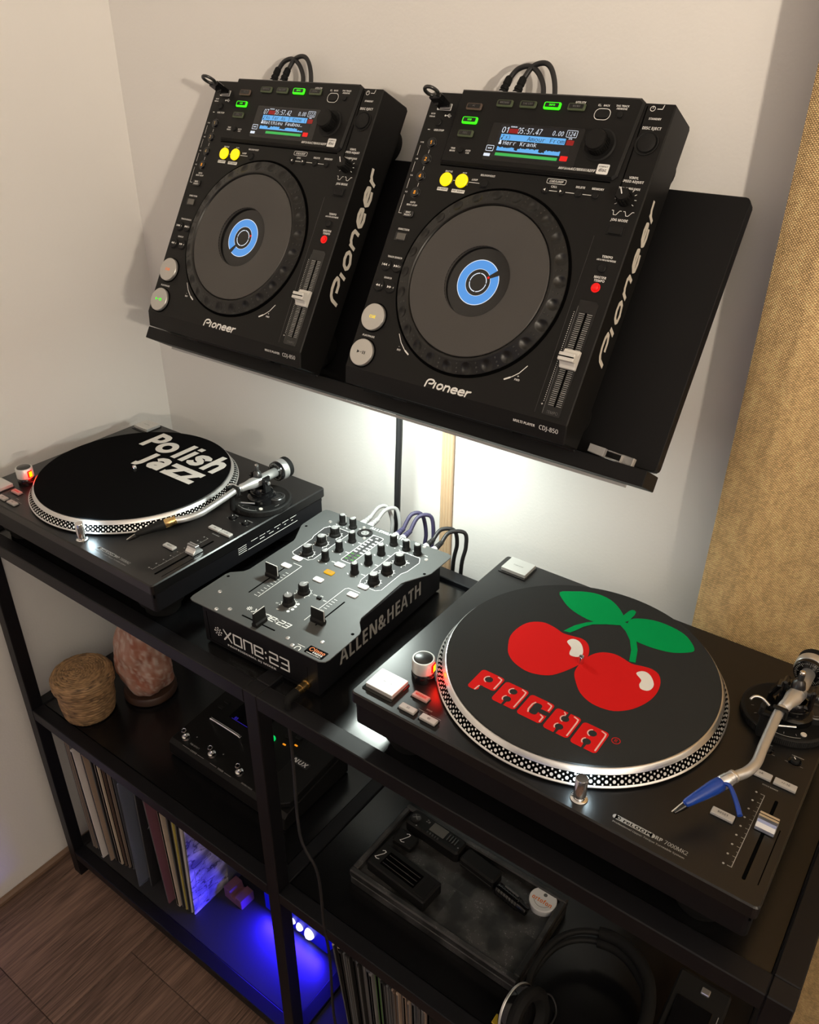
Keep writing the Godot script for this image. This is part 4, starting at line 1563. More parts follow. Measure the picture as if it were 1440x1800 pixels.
	put("side_print", st, K.print_cream, body)
	# model name on the sloping front strip
	var sl := atan2(10.0, 19.0)
	fr = Transform3D(Basis(Vector3(0.001, 0, 0), Vector3(0, -sin(sl), cos(sl)) * 0.001, Vector3(0, cos(sl), sin(sl)) * 0.001), org + Vector3(0, 78, 346) * 0.001)
	st = S()
	text(st, "MULTI PLAYER", 254.6, 9.0, 2.8, 0.2, true)
	text(st, "CDJ-850", 284.5, 9.4, 4.7, 0.2, false)
	put("model_print", st, K.print_white, body)
	fr = top_fr()
	# jog wheel
	var ju := 146.5
	var jz := v2z(130)
	st = S()
	turn(st, ju, jz, H, [0, 0.05, 110.5, 0.05, 110.5, 0.3, 109.8, 0.3, 107, 0.12], 96)
	put("jog_well", st, K.void_black, o)
	st = S()
	turn(st, ju, jz, H, [86, 0.3, 106.6, 0.3, 107.4, 1.4, 107, 2.2], 144)
	turn(st, ju, jz, H, [93.6, 6.9, 92, 7.7, 90, 7.8, 88.5, 6.6, 87.5, 3], 144)
	st.set_smooth_group(newgrp())
	var NR := 14
	var NA := 500
	var grid := []
	for i in NR + 1:
		var rr := lerpf(107.0, 93.6, float(i) / NR)
		var row := PackedVector3Array()
		for k in NA:
			var a3 := TAU * k / NA
			var y3 := 2.2 + (107.0 - rr) * 0.3507
			var near := fmod(a3 + deg_to_rad(9.4 + 7.2) + TAU, deg_to_rad(14.4)) - deg_to_rad(7.2)
			var dd := Vector2(rr - 100.2, near * 100.2).length()
			if dd < 6.4:
				y3 -= 2.6 * (1.0 - pow(dd / 6.4, 2.0))
			row.append(org + Vector3(ju + rr * cos(a3), H + y3, jz + rr * sin(a3)) * 0.001)
		grid.append(row)
	for i in NR:
		for k in NA:
			var k2 := (k + 1) % NA
			tri(st, grid[i][k], grid[i + 1][k], grid[i + 1][k2], Vector3.UP)
			tri(st, grid[i][k], grid[i + 1][k2], grid[i][k2], Vector3.UP)
	var jog := put("jog_wheel", st, K.jog_black, o)
	st = S()
	for k in 25:
		for r in [95.4, 100.2, 104.6]:
			var a4 := deg_to_rad(-2.2 + 14.4 * k)
			var yy: float = 2.2 + (107.0 - r) * 0.3507
			turn(st, ju + r * cos(a4), jz + r * sin(a4), H + yy - 0.3, [0, 0, 1.1, 0, 1.0, 0.6, 0, 0.75], 8)
	put("grip_pips", st, K.pip, jog).set_meta("kind", "stuff")
	st = S()
	turn(st, ju, jz, H, [87.6, 3, 87.6, 6.4, 87.0, 7.0, 42.6, 7.0, 41.2, 6.2, 41.0, 2.2], 128)
	put("jog_plate", st, K.plate_grey, jog)
	st = S()
	turn(st, ju, jz, H, [41.2, 2.0, 0, 2.0], 64)
	turn(st, ju, jz, H, [41.2, 2.0, 41.2, 6.4], 64)
	put("jog_display", st, K.gloss_black, jog)
	# ring display
	var gap := deg_to_rad(-33.0) if second else deg_to_rad(128.0)
	var hw := deg_to_rad(7.0 if second else 6.5)
	var dy2 := H + 2.2
	st = S()
	ring(ju, jz, 15.6, 26.2, dy2, st, 64, gap + hw, gap + TAU - hw)
	put("ring_display", st, K.screen_ring, jog)
	st = S()
	ring(ju, jz, 25.7, 26.5, dy2 + 0.1, st, 64, gap + hw, gap + TAU - hw)
	ring(ju, jz, 15.4, 15.9, dy2 + 0.1, st, 64, gap + hw, gap + TAU - hw)
	for k in 4:
		ring(ju, jz, 10.2, 11.2, dy2 + 0.1, st, 12, PI / 2 * k + 0.05, PI / 2 * (k + 1) - 0.05)
	put("ring_outline", st, K.screen_white, jog)
	st = S()
	var ra := gap if second else deg_to_rad(-20)
	disc(st, ju + 13.6 * cos(ra), jz + 13.6 * sin(ra), 1.5, dy2 + 0.1, 10)
	put("ring_marker", st, K.led_red, jog)
	# round and square keys
	for q in [[21.7, 284.3, "1"], [21.8, 263.7, "2"], [21.4, 242.9, "4"], [21.3, 222.5, "8"]]:
		st = S()
		cyl(st, q[0], v2z(q[1]), H, 7.0, 0.5, 0.2, 24)
		cyl(st, q[0], v2z(q[1]), H + 0.5, 5.6, 1.6, 0.6, 24)
		var kk := put("beat_key", st, K.gloss_black, o)
		st = S()
		text(st, q[2], q[0], v2z(q[1]), 4.4, H + 2.25)
		var hot: bool = second or q[2] == "8"
		put("beat_digit", st, K.led_amber if hot else K.print_amber, kk)
	for q in [[22.2, 309.4, 4.6], [111.5, 242.9, 5.0], [190.1, 243.7, 4.0], [210, 243.7, 4.0], [230.5, 243.9, 4.0], [250.6, 244, 4.0], [285, 168.7, 4.6], [13.4, 130.8, 7.2], [29.8, 131, 7.2], [12.6, 104.7, 7.2], [29.9, 104.9, 7.2]]:
		st = S()
		cyl(st, q[0], v2z(q[1]), H, q[2] + 0.9, 0.4, 0.2, 24)
		turn(st, q[0], v2z(q[1]), H + 0.3, [0, 0, q[2], 0, q[2], 1.2, q[2] - 0.8, 1.9, q[2] - 2.2, 1.6, 0, 1.5], 24)
		put("round_key", st, K.plastic_soft, o)
	st = S()
	for q in [[13.4, 130.8, -1, true], [29.8, 131, 1, true], [12.6, 104.7, -1, false], [29.9, 104.9, 1, false]]:
		var s2: float = q[2]
		var zc := v2z(q[1])
		for k in 2:
			var x0: float = q[0] - 0.8 + (k - 0.5) * 3.2 * s2
			flat(st, pv([x0 + 1.6 * s2, zc, x0 - 1.4 * s2, zc - 1.7, x0 - 1.4 * s2, zc + 1.7]), H + 2.35)
		if q[3]:
			ln(st, [q[0] - 0.8 + 4.0 * s2, zc - 1.7, q[0] - 0.8 + 4.0 * s2, zc + 1.7], 0.6, H + 2.35, false, false)
		ln(st, [q[0] + 5.2, zc + 1.0, q[0] + 5.6, zc - 0.6], 0.8, H + 2.35)
	for q in [[190.1, -1], [210, 1]]:
		flat(st, pv([q[0] + 1.4 * q[1], v2z(243.7), q[0] - 1.2 * q[1], v2z(245.2), q[0] - 1.2 * q[1], v2z(242.2)]), H + 2.35)
	put("key_symbols", st, K.print_white, o)
	st = S()
	slab(st, rrect(21.3, v2z(196), 15, 8.4, 2), H, H + 1.8, 0.5)
	put("select_key", st, K.gloss_black, o)
	st = S()
	text(st, "BEAT", 21.3, v2z(197.6), 2.1, H + 1.95)
	text(st, "SELECT", 21.3, v2z(194.4), 2.1, H + 1.95)
	put("select_print", st, K.print_white, o)
	st = S()
	slab(st, rrect(20.6, v2z(167.6), 17, 10.5, 1), H, H + 0.5, 0.1)
	put("key_well", st, K.gloss_black, o)
	st = S()
	slab(st, rrect(21.9, v2z(167.4), 12.5, 8.2, 0.8), H + 0.4, H + 2.2, 0.5)
	var dk := put("direction_key", st, K.key_smoke, o)
	st = S()
	text(st, "REV", 21.9, v2z(167.4), 2.2, H + 2.3)
	put("key_print", st, K.print_dim, dk)
	st = S()
	slab(st, rrect(285, v2z(210.6), 20, 11.5, 1.2), H, H + 0.7, 0.3)
	slab(st, rrect(286, v2z(210), 15.5, 8.5, 1), H + 0.5, H + 2.6, 0.6)
	put("mode_key", st, K.plastic_soft, o)
	# loop keys, lit
	for q in [[59.1, 242.5], [81.1, 242.8]]:
		st = S()
		cyl(st, q[0], v2z(q[1]), H, 9.6, 0.5, 0.2, 28)
		var lk := put("loop_key_bezel", st, K.gloss_black, o)
		st = S()
		turn(st, q[0], v2z(q[1]), H + 0.4, [0, 0, 8.1, 0, 8.1, 1.8, 7.4, 2.5, 0, 2.8], 28)
		put("loop_key", st, K.led_yellow, lk)
	st = S()
	fill(st, rrect(57.8, v2z(231), 15, 4, 0.6), Y)
	fill(st, rrect(80, v2z(230.6), 18, 4, 0.6), Y)
	var tg := put("adjust_tag", st, K.print_white, o)
	st = S()
	text(st, "IN ADJUST", 57.8, v2z(231), 2.0, Y + 0.15)
	text(st, "OUT ADJUST", 80, v2z(230.6), 2.0, Y + 0.15)
	put("adjust_print", st, K.void_black, tg)
	# eject
	st = S()
	turn(st, 287, v2z(304), H, [0, 0.05, 13, 0.05, 13, 0.9, 11.6, 1.0, 10.6, 0.2, 0, 0.2], 40)
	turn(st, 287, v2z(304), H + 0.2, [0, 0, 9.8, 0, 9.8, 1.4, 9, 2.0, 0, 2.0], 40)
	put("eject_key", st, K.plastic_soft, o)
	# speed knob
	st = S()
	turn(st, 285, v2z(243.8), H, [0, 0, 8.2, 0, 7.6, 1.5, 6.8, 13.5, 6.0, 14.5, 0, 14.8], 28)
	for k in 16:
		var a5 := TAU * k / 16
		box2(st, Transform3D(Basis(Vector3.UP, -a5), org + Vector3(285 + 7.3 * cos(a5), H + 7, v2z(243.8) + 7.3 * sin(a5)) * 0.001), Vector3(0.0013, 0.011, 0.0013))
	var sk := put("speed_knob", st, K.plastic_black, o)
	st = S()
	ln(st, [285, v2z(243.8), 282, v2z(249.6)], 1.2, H + 15)
	put("knob_mark", st, K.print_white, sk)
	# cue and play
	for q in [[20.9, 65.2, 0], [20.7, 20.2, 1]]:
		st = S()
		turn(st, q[0], v2z(q[1]), H, [0, 0.05, 18.2, 0.05, 18.2, 0.6, 17, 0.8, 0, 0.8], 48)
		var bz := put("button_bezel", st, K.void_black, o)
		st = S()
		turn(st, q[0], v2z(q[1]), H + 0.8, [0, 0, 16.8, 0, 16.8, 3.2, 16.2, 3.9, 0, 4.1], 64)
		put("cue_button" if q[2] == 0 else "play_button", st, K.spun, bz)
		st = S()
		if q[2] == 0:
			text(st, "CUE", q[0], v2z(q[1]), 3.6, H + 5.0)
		else:
			var zc2 := v2z(q[1])
			flat(st, pv([q[0] - 6, zc2 - 2, q[0] - 6, zc2 + 2, q[0] - 2, zc2]), H + 5.0)
			disc(st, q[0] + 0.2, zc2, 0.7, H + 5.0, 8)
			ln(st, [q[0] + 3, zc2 - 2, q[0] + 3, zc2 + 2], 1.2, H + 5.0, false, false)
			ln(st, [q[0] + 5.6, zc2 - 2, q[0] + 5.6, zc2 + 2], 1.2, H + 5.0, false, false)
		put("button_symbol", st, (K.led_yellow if second else K.led_orange) if q[2] == 0 else (K.gloss_black if second else K.led_green), bz)
	# master tempo lamp
	st = S()
	cyl(st, 285, v2z(148), H, 5.2, 0.4, 0.1, 20)
	turn(st, 285, v2z(148), H + 0.4, [0, 0, 3.6, 0, 3.4, 1.4, 2.2, 2.2, 0, 2.5], 20)
	put("tempo_lamp", st, K.led_red, o)
	# tempo fader
	st = S()
	slab(st, pv([273, v2z(133), 292, v2z(133), 295, v2z(130), 293.6, v2z(6), 273.4, v2z(6)]), H, H + 0.25, 0.05)
	var ft := put("fader_trough", st, K.gloss_black, o)
	st = S()
	box(st, 284.6, v2z(68), H + 0.2, 1.8, 104, 0.2, 0.02)
	put("fader_slot", st, K.void_black, ft)
	st = S()
	for k in 48:
		var vv := 118.5 - k * 2.15
		ln(st, [276.6, v2z(vv), 283, v2z(vv)], 0.75 if k % 4 == 0 else 0.55, H + 0.4, false, false)
		ln(st, [286.4, v2z(vv), 292, v2z(vv)], 0.75 if k % 4 == 0 else 0.55, H + 0.4, false, false)
	put("fader_scale", st, K.print_soft, ft)
	st = S()
	text(st, "TEMPO", 284, v2z(9.6), 3.0, H + 0.4, false)
	ln(st, [273.2, v2z(126), 273.2, v2z(7)], 0.7, H + 0.5, false, false)
	put("fader_print", st, K.print_dim, ft)
	st = S()
	var cap := pv([-10.5, 0, 10.5, 0, 10.2, 5.0, 7, 6.4, 4.6, 9, 4.2, 16, -4.2, 16, -4.6, 9, -7, 6.4, -10.2, 5.0])
	ext(st, cap, Transform3D(Basis(Vector3(0, 0, 0.001), Vector3(0, 0.001, 0), Vector3(0.001, 0, 0)), org + Vector3(285.5, H + 0.6, v2z(68)) * 0.001), -9.2, 9.2, 0.8)
	var fc := put("tempo_fader", st, K.fader_white, o)
	st = S()
	box(st, 285.5, v2z(68), H + 16.6, 18, 1.3, 0.3, 0.05)
	put("fader_line", st, K.void_black, fc)
	# memory stick port and the stick plugged in
	st = S()
	slab(st, rrect(24, v2z(328.5), 20, 8.5, 1), H, H + 1.2, 0.3)
	put("port", st, K.silver, o)
	var us := thing("memory_stick", "black memory stick with a loop end in the " + ("player nearer the curtain" if second else "player by the wall corner"), "memory stick", "memory sticks in the players")
	us.transform = o.transform * Transform3D(Basis(Vector3.UP, 0.1), org + Vector3(24, H + 1.2, v2z(329)) * 0.001)
	org = Vector3.ZERO
	st = S()
	box(st, 0, 0, 0, 16, 7, 25, 1.2)
	put("stick_body", st, K.gloss_black, us)
	st = S()
	box(st, 0, 0, 0, 12.4, 4.8, 3, 0.3)
	box(st, 3, 4.0, 1.0, 14, 1.2, 2.5, 0.3)
	put("stick_plug", st, K.silver, us)
	st = S()
	var lp := PackedVector3Array()
	for k in 17:
		var a6 := TAU * k / 16
		lp.append(Vector3(0.0075 * cos(a6), 0.033 + 0.010 * sin(a6), 0.0))
	tube(st, lp, 0.0022, 8)
	put("stick_loop", st, K.dark_metal, us)

func screen(win: Node3D, second: bool, y: float) -> void:
	# lit read-out: all positions in face millimetres (u right, v up the face)
	var x0 := 113.0
	var k := 0.26    # slight italic of the figures
	var s := S()
	fill(s, rrect(158, v2z(292), 94, 38, 0.5), y - 0.02)
	put("screen_back", s, K.screen_navy, win)
	s = S()
	text(s, "01" if second else "07", 118.5, v2z(305.2), 6.4, y + 0.1, true, 8, 0.1, true)
	text(s, "05:57.47" if second else "05:57.42", 150, v2z(305.4), 6.4, y + 0.1, true, 30, 0.1, true)
	text(s, "0.00", 185.5, v2z(305.4), 5.0, y + 0.1, true, 13, 0.1, true)
	text(s, "124" if second else "122", 202, v2z(306), 4.4, y + 0.1, true, 9, 0.1, true)
	stroke(s, rrect(202, v2z(306), 12.4, 7.4, 0.6), 0.5, y + 0.1, true, false)
	text(s, "REMAIN", 128.6, v2z(309.2), 1.5, y + 0.1)
	text(s, "BPM", 202, v2z(300.6), 1.4, y + 0.1)
	fill(s, pv([115.0, v2z(290.6), 118.6, v2z(290.6), 118.4, v2z(288.4), 115.2, v2z(288.4)]), y + 0.1)
	disc(s, 116.8, v2z(292.0), 1.3, y + 0.1, 12)
	text(s, "Herr Krank" if second else "Matthieu Faubou…", 121 if second else 119.5, v2z(290.6), 4.4, y + 0.1, true, 43 if second else 72, 0.0, true, 1)
	stroke(s, rrect(106, v2z(283), 9.4, 6.2, 0.8), 0.6, y + 0.1, true)
	text(s, "WAV" if second else "MP3", 106, v2z(283), 1.8, y + 0.1)
	fill(s, rrect(104.5, v2z(275.2), 8.5, 3.4, 0.6), y + 0.1)
	put("screen_figures", s, K.screen_white, win)
	s = S()
	fill(s, pv([115, v2z(300.4), 197, v2z(300.4), 197, v2z(293.4), 115, v2z(293.4)]), y + 0.05)
	put("screen_title_bar", s, K.screen_ice, win)
	s = S()
	if second:
		text(s, "x)", 121.5, v2z(296.8), 4.0, y + 0.15, true, 6, 0.0, true, 1)
		text(s, "Amour From", 150, v2z(296.8), 4.4, y + 0.15, true, 46, 0.0, true, 1)
	else:
		text(s, "As Far As I Know (", 121, v2z(296.8), 4.4, y + 0.15, true, 74, 0.0, true, 1)
	disc(s, 117.2, v2z(295.2), 1.0, y + 0.15, 10)
	ln(s, [118.0, v2z(295.2), 118.4, v2z(299.2), 119.8, v2z(298.2)], 0.6, y + 0.15)
	put("screen_title", s, K.screen_navy, win)
	# waveform
	s = S()
	s.set_smooth_group(-1)
	var rng := RandomNumberGenerator.new()
	rng.seed = 12 if second else 40
	for i in 54:
		var a := 115.0 + 80.0 * i / 54
		var f := float(i) / 54
		var h := rng.randf_range(3.6, 5.0)
		if second and (absf(f - 0.30) < 0.025 or absf(f - 0.70) < 0.05):
			h = rng.randf_range(1.2, 2.0)
		if not second and (absf(f - 0.20) < 0.03 or absf(f - 0.52) < 0.07 or f > 0.86):
			h = rng.randf_range(1.4, 2.4)
		flat(s, pv([a, v2z(281 + h), a + 1.5, v2z(281 + h), a + 1.5, v2z(281), a, v2z(281)]), y + 0.1)
	put("screen_wave", s, K.screen_ice, win)
	s = S()
	var g0 := 115.0 if second else 129.0
	fill(s, pv([g0, v2z(278.6), 194, v2z(278.6), 194, v2z(275.2), g0, v2z(275.2)]), y + 0.1)
	put("screen_bar", s, K.screen_green, win)
	s = S()
	fill(s, rrect(129.5, v2z(304.4), 12, 5.2, 0.5), y + 0.08)
	fill(s, rrect(203, v2z(296.2), 9, 5.6, 0.8), y + 0.08)
	put("screen_red", s, K.led_red_dim, win)
	s = S()
	fill(s, rrect(201.5, v2z(278.4), 9, 5.6, 0.8), y + 0.08)
	put("screen_red_lamp", s, K.led_red, win)

# ---------------------------------------------------------------- mixer
func mixer() -> void:
	var o := thing("dj_mixer", "grey and black two-channel mixer with rows of knobs between the turntables", "mixer")
	var rot := Basis(Vector3.UP, deg_to_rad(2.1))
	var bl := Vector3(0.5609, 0.879, 0.1421)
	org = Vector3(-0.1215, 0, -0.1485)
	o.transform = Transform3D(rot, bl - rot * Vector3(org.x, 0, org.z))
	var H := 70.0
	var st := S()
	slab(st, pv([20, 4, 222, 4, 222, 290, 20, 290]), 3, H - 1.6, 1.0)
	var body := put("body", st, K.plinth_black, o)
	for q in [[32, 24], [210, 24], [32, 272], [210, 272]]:
		st = S()
		cyl(st, q[0], q[1], 0, 9, 4, 0.5, 20)
		put("foot", st, K.rubber, o)
	var ol := PackedVector2Array()
	ol.append_array(pv([8, 0, 234, 0, 240, 2.5, 242, 8, 241, 58, 239, 64, 222, 96, 219.5, 103, 221.5, 198, 225, 206, 237, 219, 240, 226, 240, 286, 238, 293, 231, 297, 9, 297, 3, 294.5, 1, 288, 1, 226, 3, 219, 17, 206, 20, 198, 21, 103, 18.5, 96, 2, 64, 0.5, 58, 0, 8, 2, 2.5]))
	st = S()
	slab(st, ol, H - 1.8, H, 0.5)
	put("top_plate", st, K.mixer_grey, o)
	fr = top_fr()
	var Y := H + 0.12
	# darker fields round the equaliser knobs, with pale outlines
	var pr := S()
	var pn := S()
	var eq1 := pv([41, 128, 41, 83, 38, 76, 36, 48, 44, 36, 74, 36, 79, 42, 79, 126, 74, 132, 46, 132])
	var eq2 := pv([168, 128, 168, 42, 173, 35, 206, 35, 212, 46, 210, 74, 206, 84, 206, 132, 200, 138, 173, 138])
	fill(pn, eq1, H + 0.06)
	fill(pn, eq2, H + 0.06)
	fill(pn, rrect(122, 63, 19.5, 82, 3), H + 0.06)
	put("dark_field", pn, K.mixer_panel, o)
	stroke(pr, eq1, 0.8, Y, true)
	stroke(pr, eq2, 0.8, Y, true)
	stroke(pr, rrect(122, 63, 19.5, 82, 3), 0.8, Y, true)
	for k in 2:
		text(pr, "EQUALISER", 47 + 146 * k, 40 + 15 * k, 2.2, Y)
	text(pr, "ALLEN&HEATH", 127, 6.0, 6.0, Y, true, 64)
	# meter
	var mt := S()
	for i in 9:
		for k in 2:
			var zz := 96.0 - i * 7.6
			var q := rrect(116.8 + 10.6 * k, zz, 5.4, 3.0, 0.6)
			if i < 3:
				fill(mt, q, Y + 0.05)
			else:
				fill(pr, q, Y + 0.05)
			disc(pr, 122, zz + 3, 0.9, Y, 8)
	text(pr, "dB", 122, 27, 3, Y)
	put("meter_lamps", mt, K.meter_green, o)
	# knobs: u, z, radius, height, style (0 black small, 1 equaliser), pointer degrees
	var kn := [[62.5, 119, 9.0, 14.5, 35], [62.0, 86, 9.0, 14.5, 35], [63.5, 55.5, 9.0, 14.5, 30], [95, 117.5, 6.6, 17, -10], [95.8, 86, 6.6, 17, -10], [96, 55, 6.6, 17, -10], [52.5, 22, 6.6, 17, 80], [72.5, 22.3, 6.6, 17, 10], [150.2, 119.5, 6.6, 17, -10], [152, 89, 6.6, 17, -10], [152.8, 58.5, 6.6, 17, -10], [152.8, 26.5, 6.6, 17, -15], [176, 27, 6.6, 17, 70], [196.6, 27.6, 6.6, 17, -70], [186, 122.6, 9.0, 14.5, 10], [187, 92, 9.0, 14.5, 20], [187.8, 61, 9.0, 14.5, 25], [121.8, 197, 9.0, 14.5, 20], [121.8, 228, 9.0, 14.5, -50]]
	for q in kn:
		var big: bool = q[2] > 8.0
		st = S()
		var r: float = q[2]
		var h: float = q[3]
		turn(st, q[0], q[1], H, [0, 0.8, r, 0.8, r, 1.6, r * 0.86, 4.5, r * 0.80, 5, r * 0.72, h - 0.8, r * 0.66, h, 0, h], 28)
		for k in 14:
			var a := TAU * k / 14
			box2(st, Transform3D(Basis(Vector3.UP, -a), org + Vector3(q[0] + r * 0.755 * cos(a), H + h * 0.62, q[1] + r * 0.755 * sin(a)) * 0.001), Vector3(0.0009, h * 0.0006, 0.0012))
		var kb := put("knob", st, K.plastic_soft, o)
		st = S()
		turn(st, q[0], q[1], H + h - 0.1, [0, 0, r * 0.64, 0, r * 0.60, 0.5, 0, 0.7], 24)
		put("knob_cap", st, K.knob_cap, kb)
		st = S()
		var pa := deg_to_rad(-90.0 + q[4])
		var pd := Vector2(cos(pa), sin(pa))
		ln(st, [q[0] + pd.x * r * 0.1, q[1] + pd.y * r * 0.1, q[0] + pd.x * r * 0.66, q[1] + pd.y * r * 0.66], 1.0, H + h + 0.75)
		var t := Transform3D(Basis(Vector3.UP, -pa), org + Vector3(q[0] + pd.x * r * 0.80, H + h * 0.55, q[1] + pd.y * r * 0.80) * 0.001)
		box2(st, t, Vector3(0.0012, h * 0.00085, 0.0010))
		put("knob_mark", st, K.print_white, kb)
		if big:
			ring(q[0], q[1], r + 0.6, r + 1.3, Y, pr, 28, deg_to_rad(-225), deg_to_rad(45))
		for k in 9:
			var a2 := deg_to_rad(-225.0 + 270.0 * k / 8.0)
			var r0 := r + 1.8
			if k == 0 or k == 8:
				disc(pr, q[0] + (r0 + 1.4) * cos(a2), q[1] + (r0 + 1.4) * sin(a2), 0.9, Y, 8)
			elif big:
				ln(pr, [q[0] + r0 * cos(a2), q[1] + r0 * sin(a2), q[0] + (r0 + 1.5) * cos(a2), q[1] + (r0 + 1.5) * sin(a2)], 0.7, Y, false, false)
		if not big:
			text(pr, "LEVEL", q[0] + 13, q[1] - 3, 1.9, Y)
			ln(pr, [q[0] - 9, q[1] + 6, q[0] - 5, q[1] + 8.5], 0.6, Y)
	# filter mode dots
	for k in 4:
		disc(pr, 133.0 + k * 0.8 - 3.0 * (1 if k > 2 else 0), 222.0 + k * 6.5, 2.3, Y, 14)
	text(pr, "LFO", 139, 193, 2.4, Y)
	text(pr, "LF", 108, 236, 2.4, Y)
	text(pr, "HF", 118, 246, 2.4, Y)
	text(pr, "ON", 148, 190, 2.2, Y)
	text(pr, "OFF", 158, 196, 2.2, Y)
	# lit and white keys
	for q in [[120.7, 140, 1, "EXT"], [59.8, 138.6, 0, "PHONO"], [58.7, 161.6, 0, "CUE"], [121.2, 116.6, 0, "RETURN"], [119.5, 162.8, 0, "LPF"], [181.6, 140.4, 0, "PHONO"], [181, 164.2, 0, "CUE"]]:
		st = S()
		slab(st, rrect(q[0], q[1], 15.5, 9.6, 2.4), H, H + 2.2, 0.6)
		var kk := put("lit_key" if q[2] == 1 else "key", st, K.cue_yellow if q[2] == 1 else K.plug_white, o)
		st = S()
		text(st, q[3], q[0], q[1], 2.0, H + 2.32)
		put("key_print", st, K.print_dim, kk)
	# faders
	st = S()
	box(st, 59.5, 203, H, 2.2, 74, 0.15, 0.02)
	box(st, 181.5, 213, H, 2.2, 62, 0.15, 0.02)
	box(st, 117, 282.3, H, 58, 2.2, 0.15, 0.02)
	put("fader_slot", st, K.void_black, o)
	for k in 11:
		ln(pr, [69, 239.0 - k * 6.4, 74.5, 239.0 - k * 6.4], 0.7, Y, false, false)
	for k in 8:
		ln(pr, [166, 225.0 - k * 5.6, 171.5, 225.0 - k * 5.6], 0.7, Y, false, false)
	ln(pr, [77, 240, 77.5, 150, 62, 150], 0.8, Y)
	ln(pr, [162.5, 244, 163, 158, 166, 154, 186, 154], 0.8, Y)
	for q in [[61, 193.5, 0.0], [180.5, 237.0, 0.0], [120, 282.4, PI / 2]]:
		var t2 := Transform3D(Basis(Vector3.UP, q[2]), org + Vector3(q[0], H + 0.6, q[1]) * 0.001)
		st = S()
		var cp := pv([-4.6, 0, 4.6, 0, 4.6, 4.5, 2.6, 6.5, 1.7, 21, -1.7, 21, -2.6, 6.5, -4.6, 4.5])
		ext(st, cp, t2 * Transform3D(Basis(Vector3(0, 0, 0.001), Vector3(0, 0.001, 0), Vector3(0.001, 0, 0)), Vector3.ZERO), -10.5, 10.5, 0.5)
		var fc := put("fader_cap", st, K.plastic_soft, o)
		st = S()
		box2(st, t2 * Transform3D(Basis(), Vector3(0, 0.0212, 0)), Vector3(0.0206, 0.0005, 0.0010))
		box2(st, t2 * Transform3D(Basis(), Vector3(0.0106, 0.013, 0)), Vector3(0.0004, 0.0164, 0.0010))
		put("cap_line", st, K.print_white, fc)
	# small switch, microphone socket
	st = S()
	box(st, 148, 196, H, 7, 4.2, 2.4, 0.5)
	put("toggle", st, K.plastic_black, o)
	st = S()
	turn(st, 97.5, 24.5, H, [9.0, 0, 12.2, 0, 12.2, 0.8, 11, 1.2, 9.6, 1.0, 9.0, 0.2, 0, 0.2], 36)
	var xs := put("round_socket", st, K.gloss_black, o)
	st = S()
	turn(st, 97.5, 24.5, H + 0.3, [0, 0, 6.2, 0, 6.2, 0.3, 0, 0.3], 24)
	put("socket_core", st, K.knob_cap, xs)
	st = S()
	for k in 3:
		disc(st, 97.5 + 3.2 * cos(TAU * k / 3 + 0.5), 24.5 + 3.2 * sin(TAU * k / 3 + 0.5), 0.9, H + 0.8, 8)
	put("socket_holes", st, K.void_black, xs)
	text(pr, "MIC", 113, 22, 2.0, Y)
	# screws and holes
	for q in [[25.5, 261], [50.5, 292], [65.5, 282], [169.2, 283.8], [183.3, 291.5], [210.2, 265.3], [32, 28.4], [215.2, 32.8], [194, 5], [86, 12], [105, 37]]:
		st = S()
		turn(st, q[0], q[1], H, [0, 0, 3.1, 0, 2.6, 0.9, 1.4, 1.1, 1.0, 0.7, 0, 0.7], 16)
		put("screw", st, K.silver, o)
	st = S()
	for q in [[9.5, 60], [8.5, 228], [232.5, 231], [233.5, 65]]:
		disc(st, q[0], q[1], 2.3, H + 0.1, 16)
	put("plate_hole", st, K.void_black, o)
	# maker's lettering
	var xone := [
		[0.0, [0.0, 0.0, 0.8, 1.0]], [0.0, [0.0, 1.0, 0.8, 0.0]],
		[1.1, [0.0, 0.0, 0.85, 0.0, 0.85, 1.0, 0.0, 1.0], 1],
		[2.25, [0.0, 0.0, 0.0, 1.0, 0.85, 1.0, 0.85, 0.0]],
		[3.4, [0.85, 0.0, 0.0, 0.0, 0.0, 1.0, 0.85, 1.0, 0.85, 0.5, 0.1, 0.5]],
		[4.6, [0.0, 0.2, 0.0, 0.25]], [4.6, [0.0, 0.75, 0.0, 0.8]],
		[5.0, [0.05, 1.1, 0.85, 1.1, 0.85, 0.55, 0.0, 0.55, 0.0, 0.0, 0.85, 0.0]],
		[6.15, [0.0, 1.1, 0.85, 1.1, 0.85, 0.0, 0.0, 0.0]], [6.15, [0.15, 0.55, 0.8, 0.55]]]
	glyphs(pr, xone, 93, 270, 8.8, 8.0, 1.5, Y, 0.2)
	for k in 8:
		var a4 := TAU * k / 8
		ln(pr, [86 + 1.6 * cos(a4), 266 + 1.6 * sin(a4), 86 + 3.8 * cos(a4), 266 + 3.8 * sin(a4)], 1.1, Y)
	ring(193, 292, 3.0, 4.2, Y, pr, 14, PI, TAU)
	ln(pr, [189.4, 292, 189.4, 294.5], 1.4, Y)
	ln(pr, [196.6, 292, 196.6, 294.5], 1.4, Y)
	ln(pr, [188, 285.6, 199, 285.6], 0.9, Y)
	put("top_print", pr, K.print_white, o)
	st = S()
	slab(st, rrect(217.5, 285.5, 29, 14.5, 1.5), H, H + 0.2, 0.05)
	var bd := put("badge", st, K.gloss_black, o)
	st = S()
	text(st, "inno", 221.5, 282.6, 5.4, H + 0.35, true, 16)
	ring(209.5, 283.5, 2.6, 3.6, H + 0.35, st, 16, 0.5, TAU)
	put("badge_word", st, K.badge_orange, bd)
	st = S()
	text(st, "FADER", 221.5, 287.6, 3.0, H + 0.35, true, 15)
	text(st, "COMPATIBLE", 217.5, 291.2, 1.6, H + 0.35, true, 22)
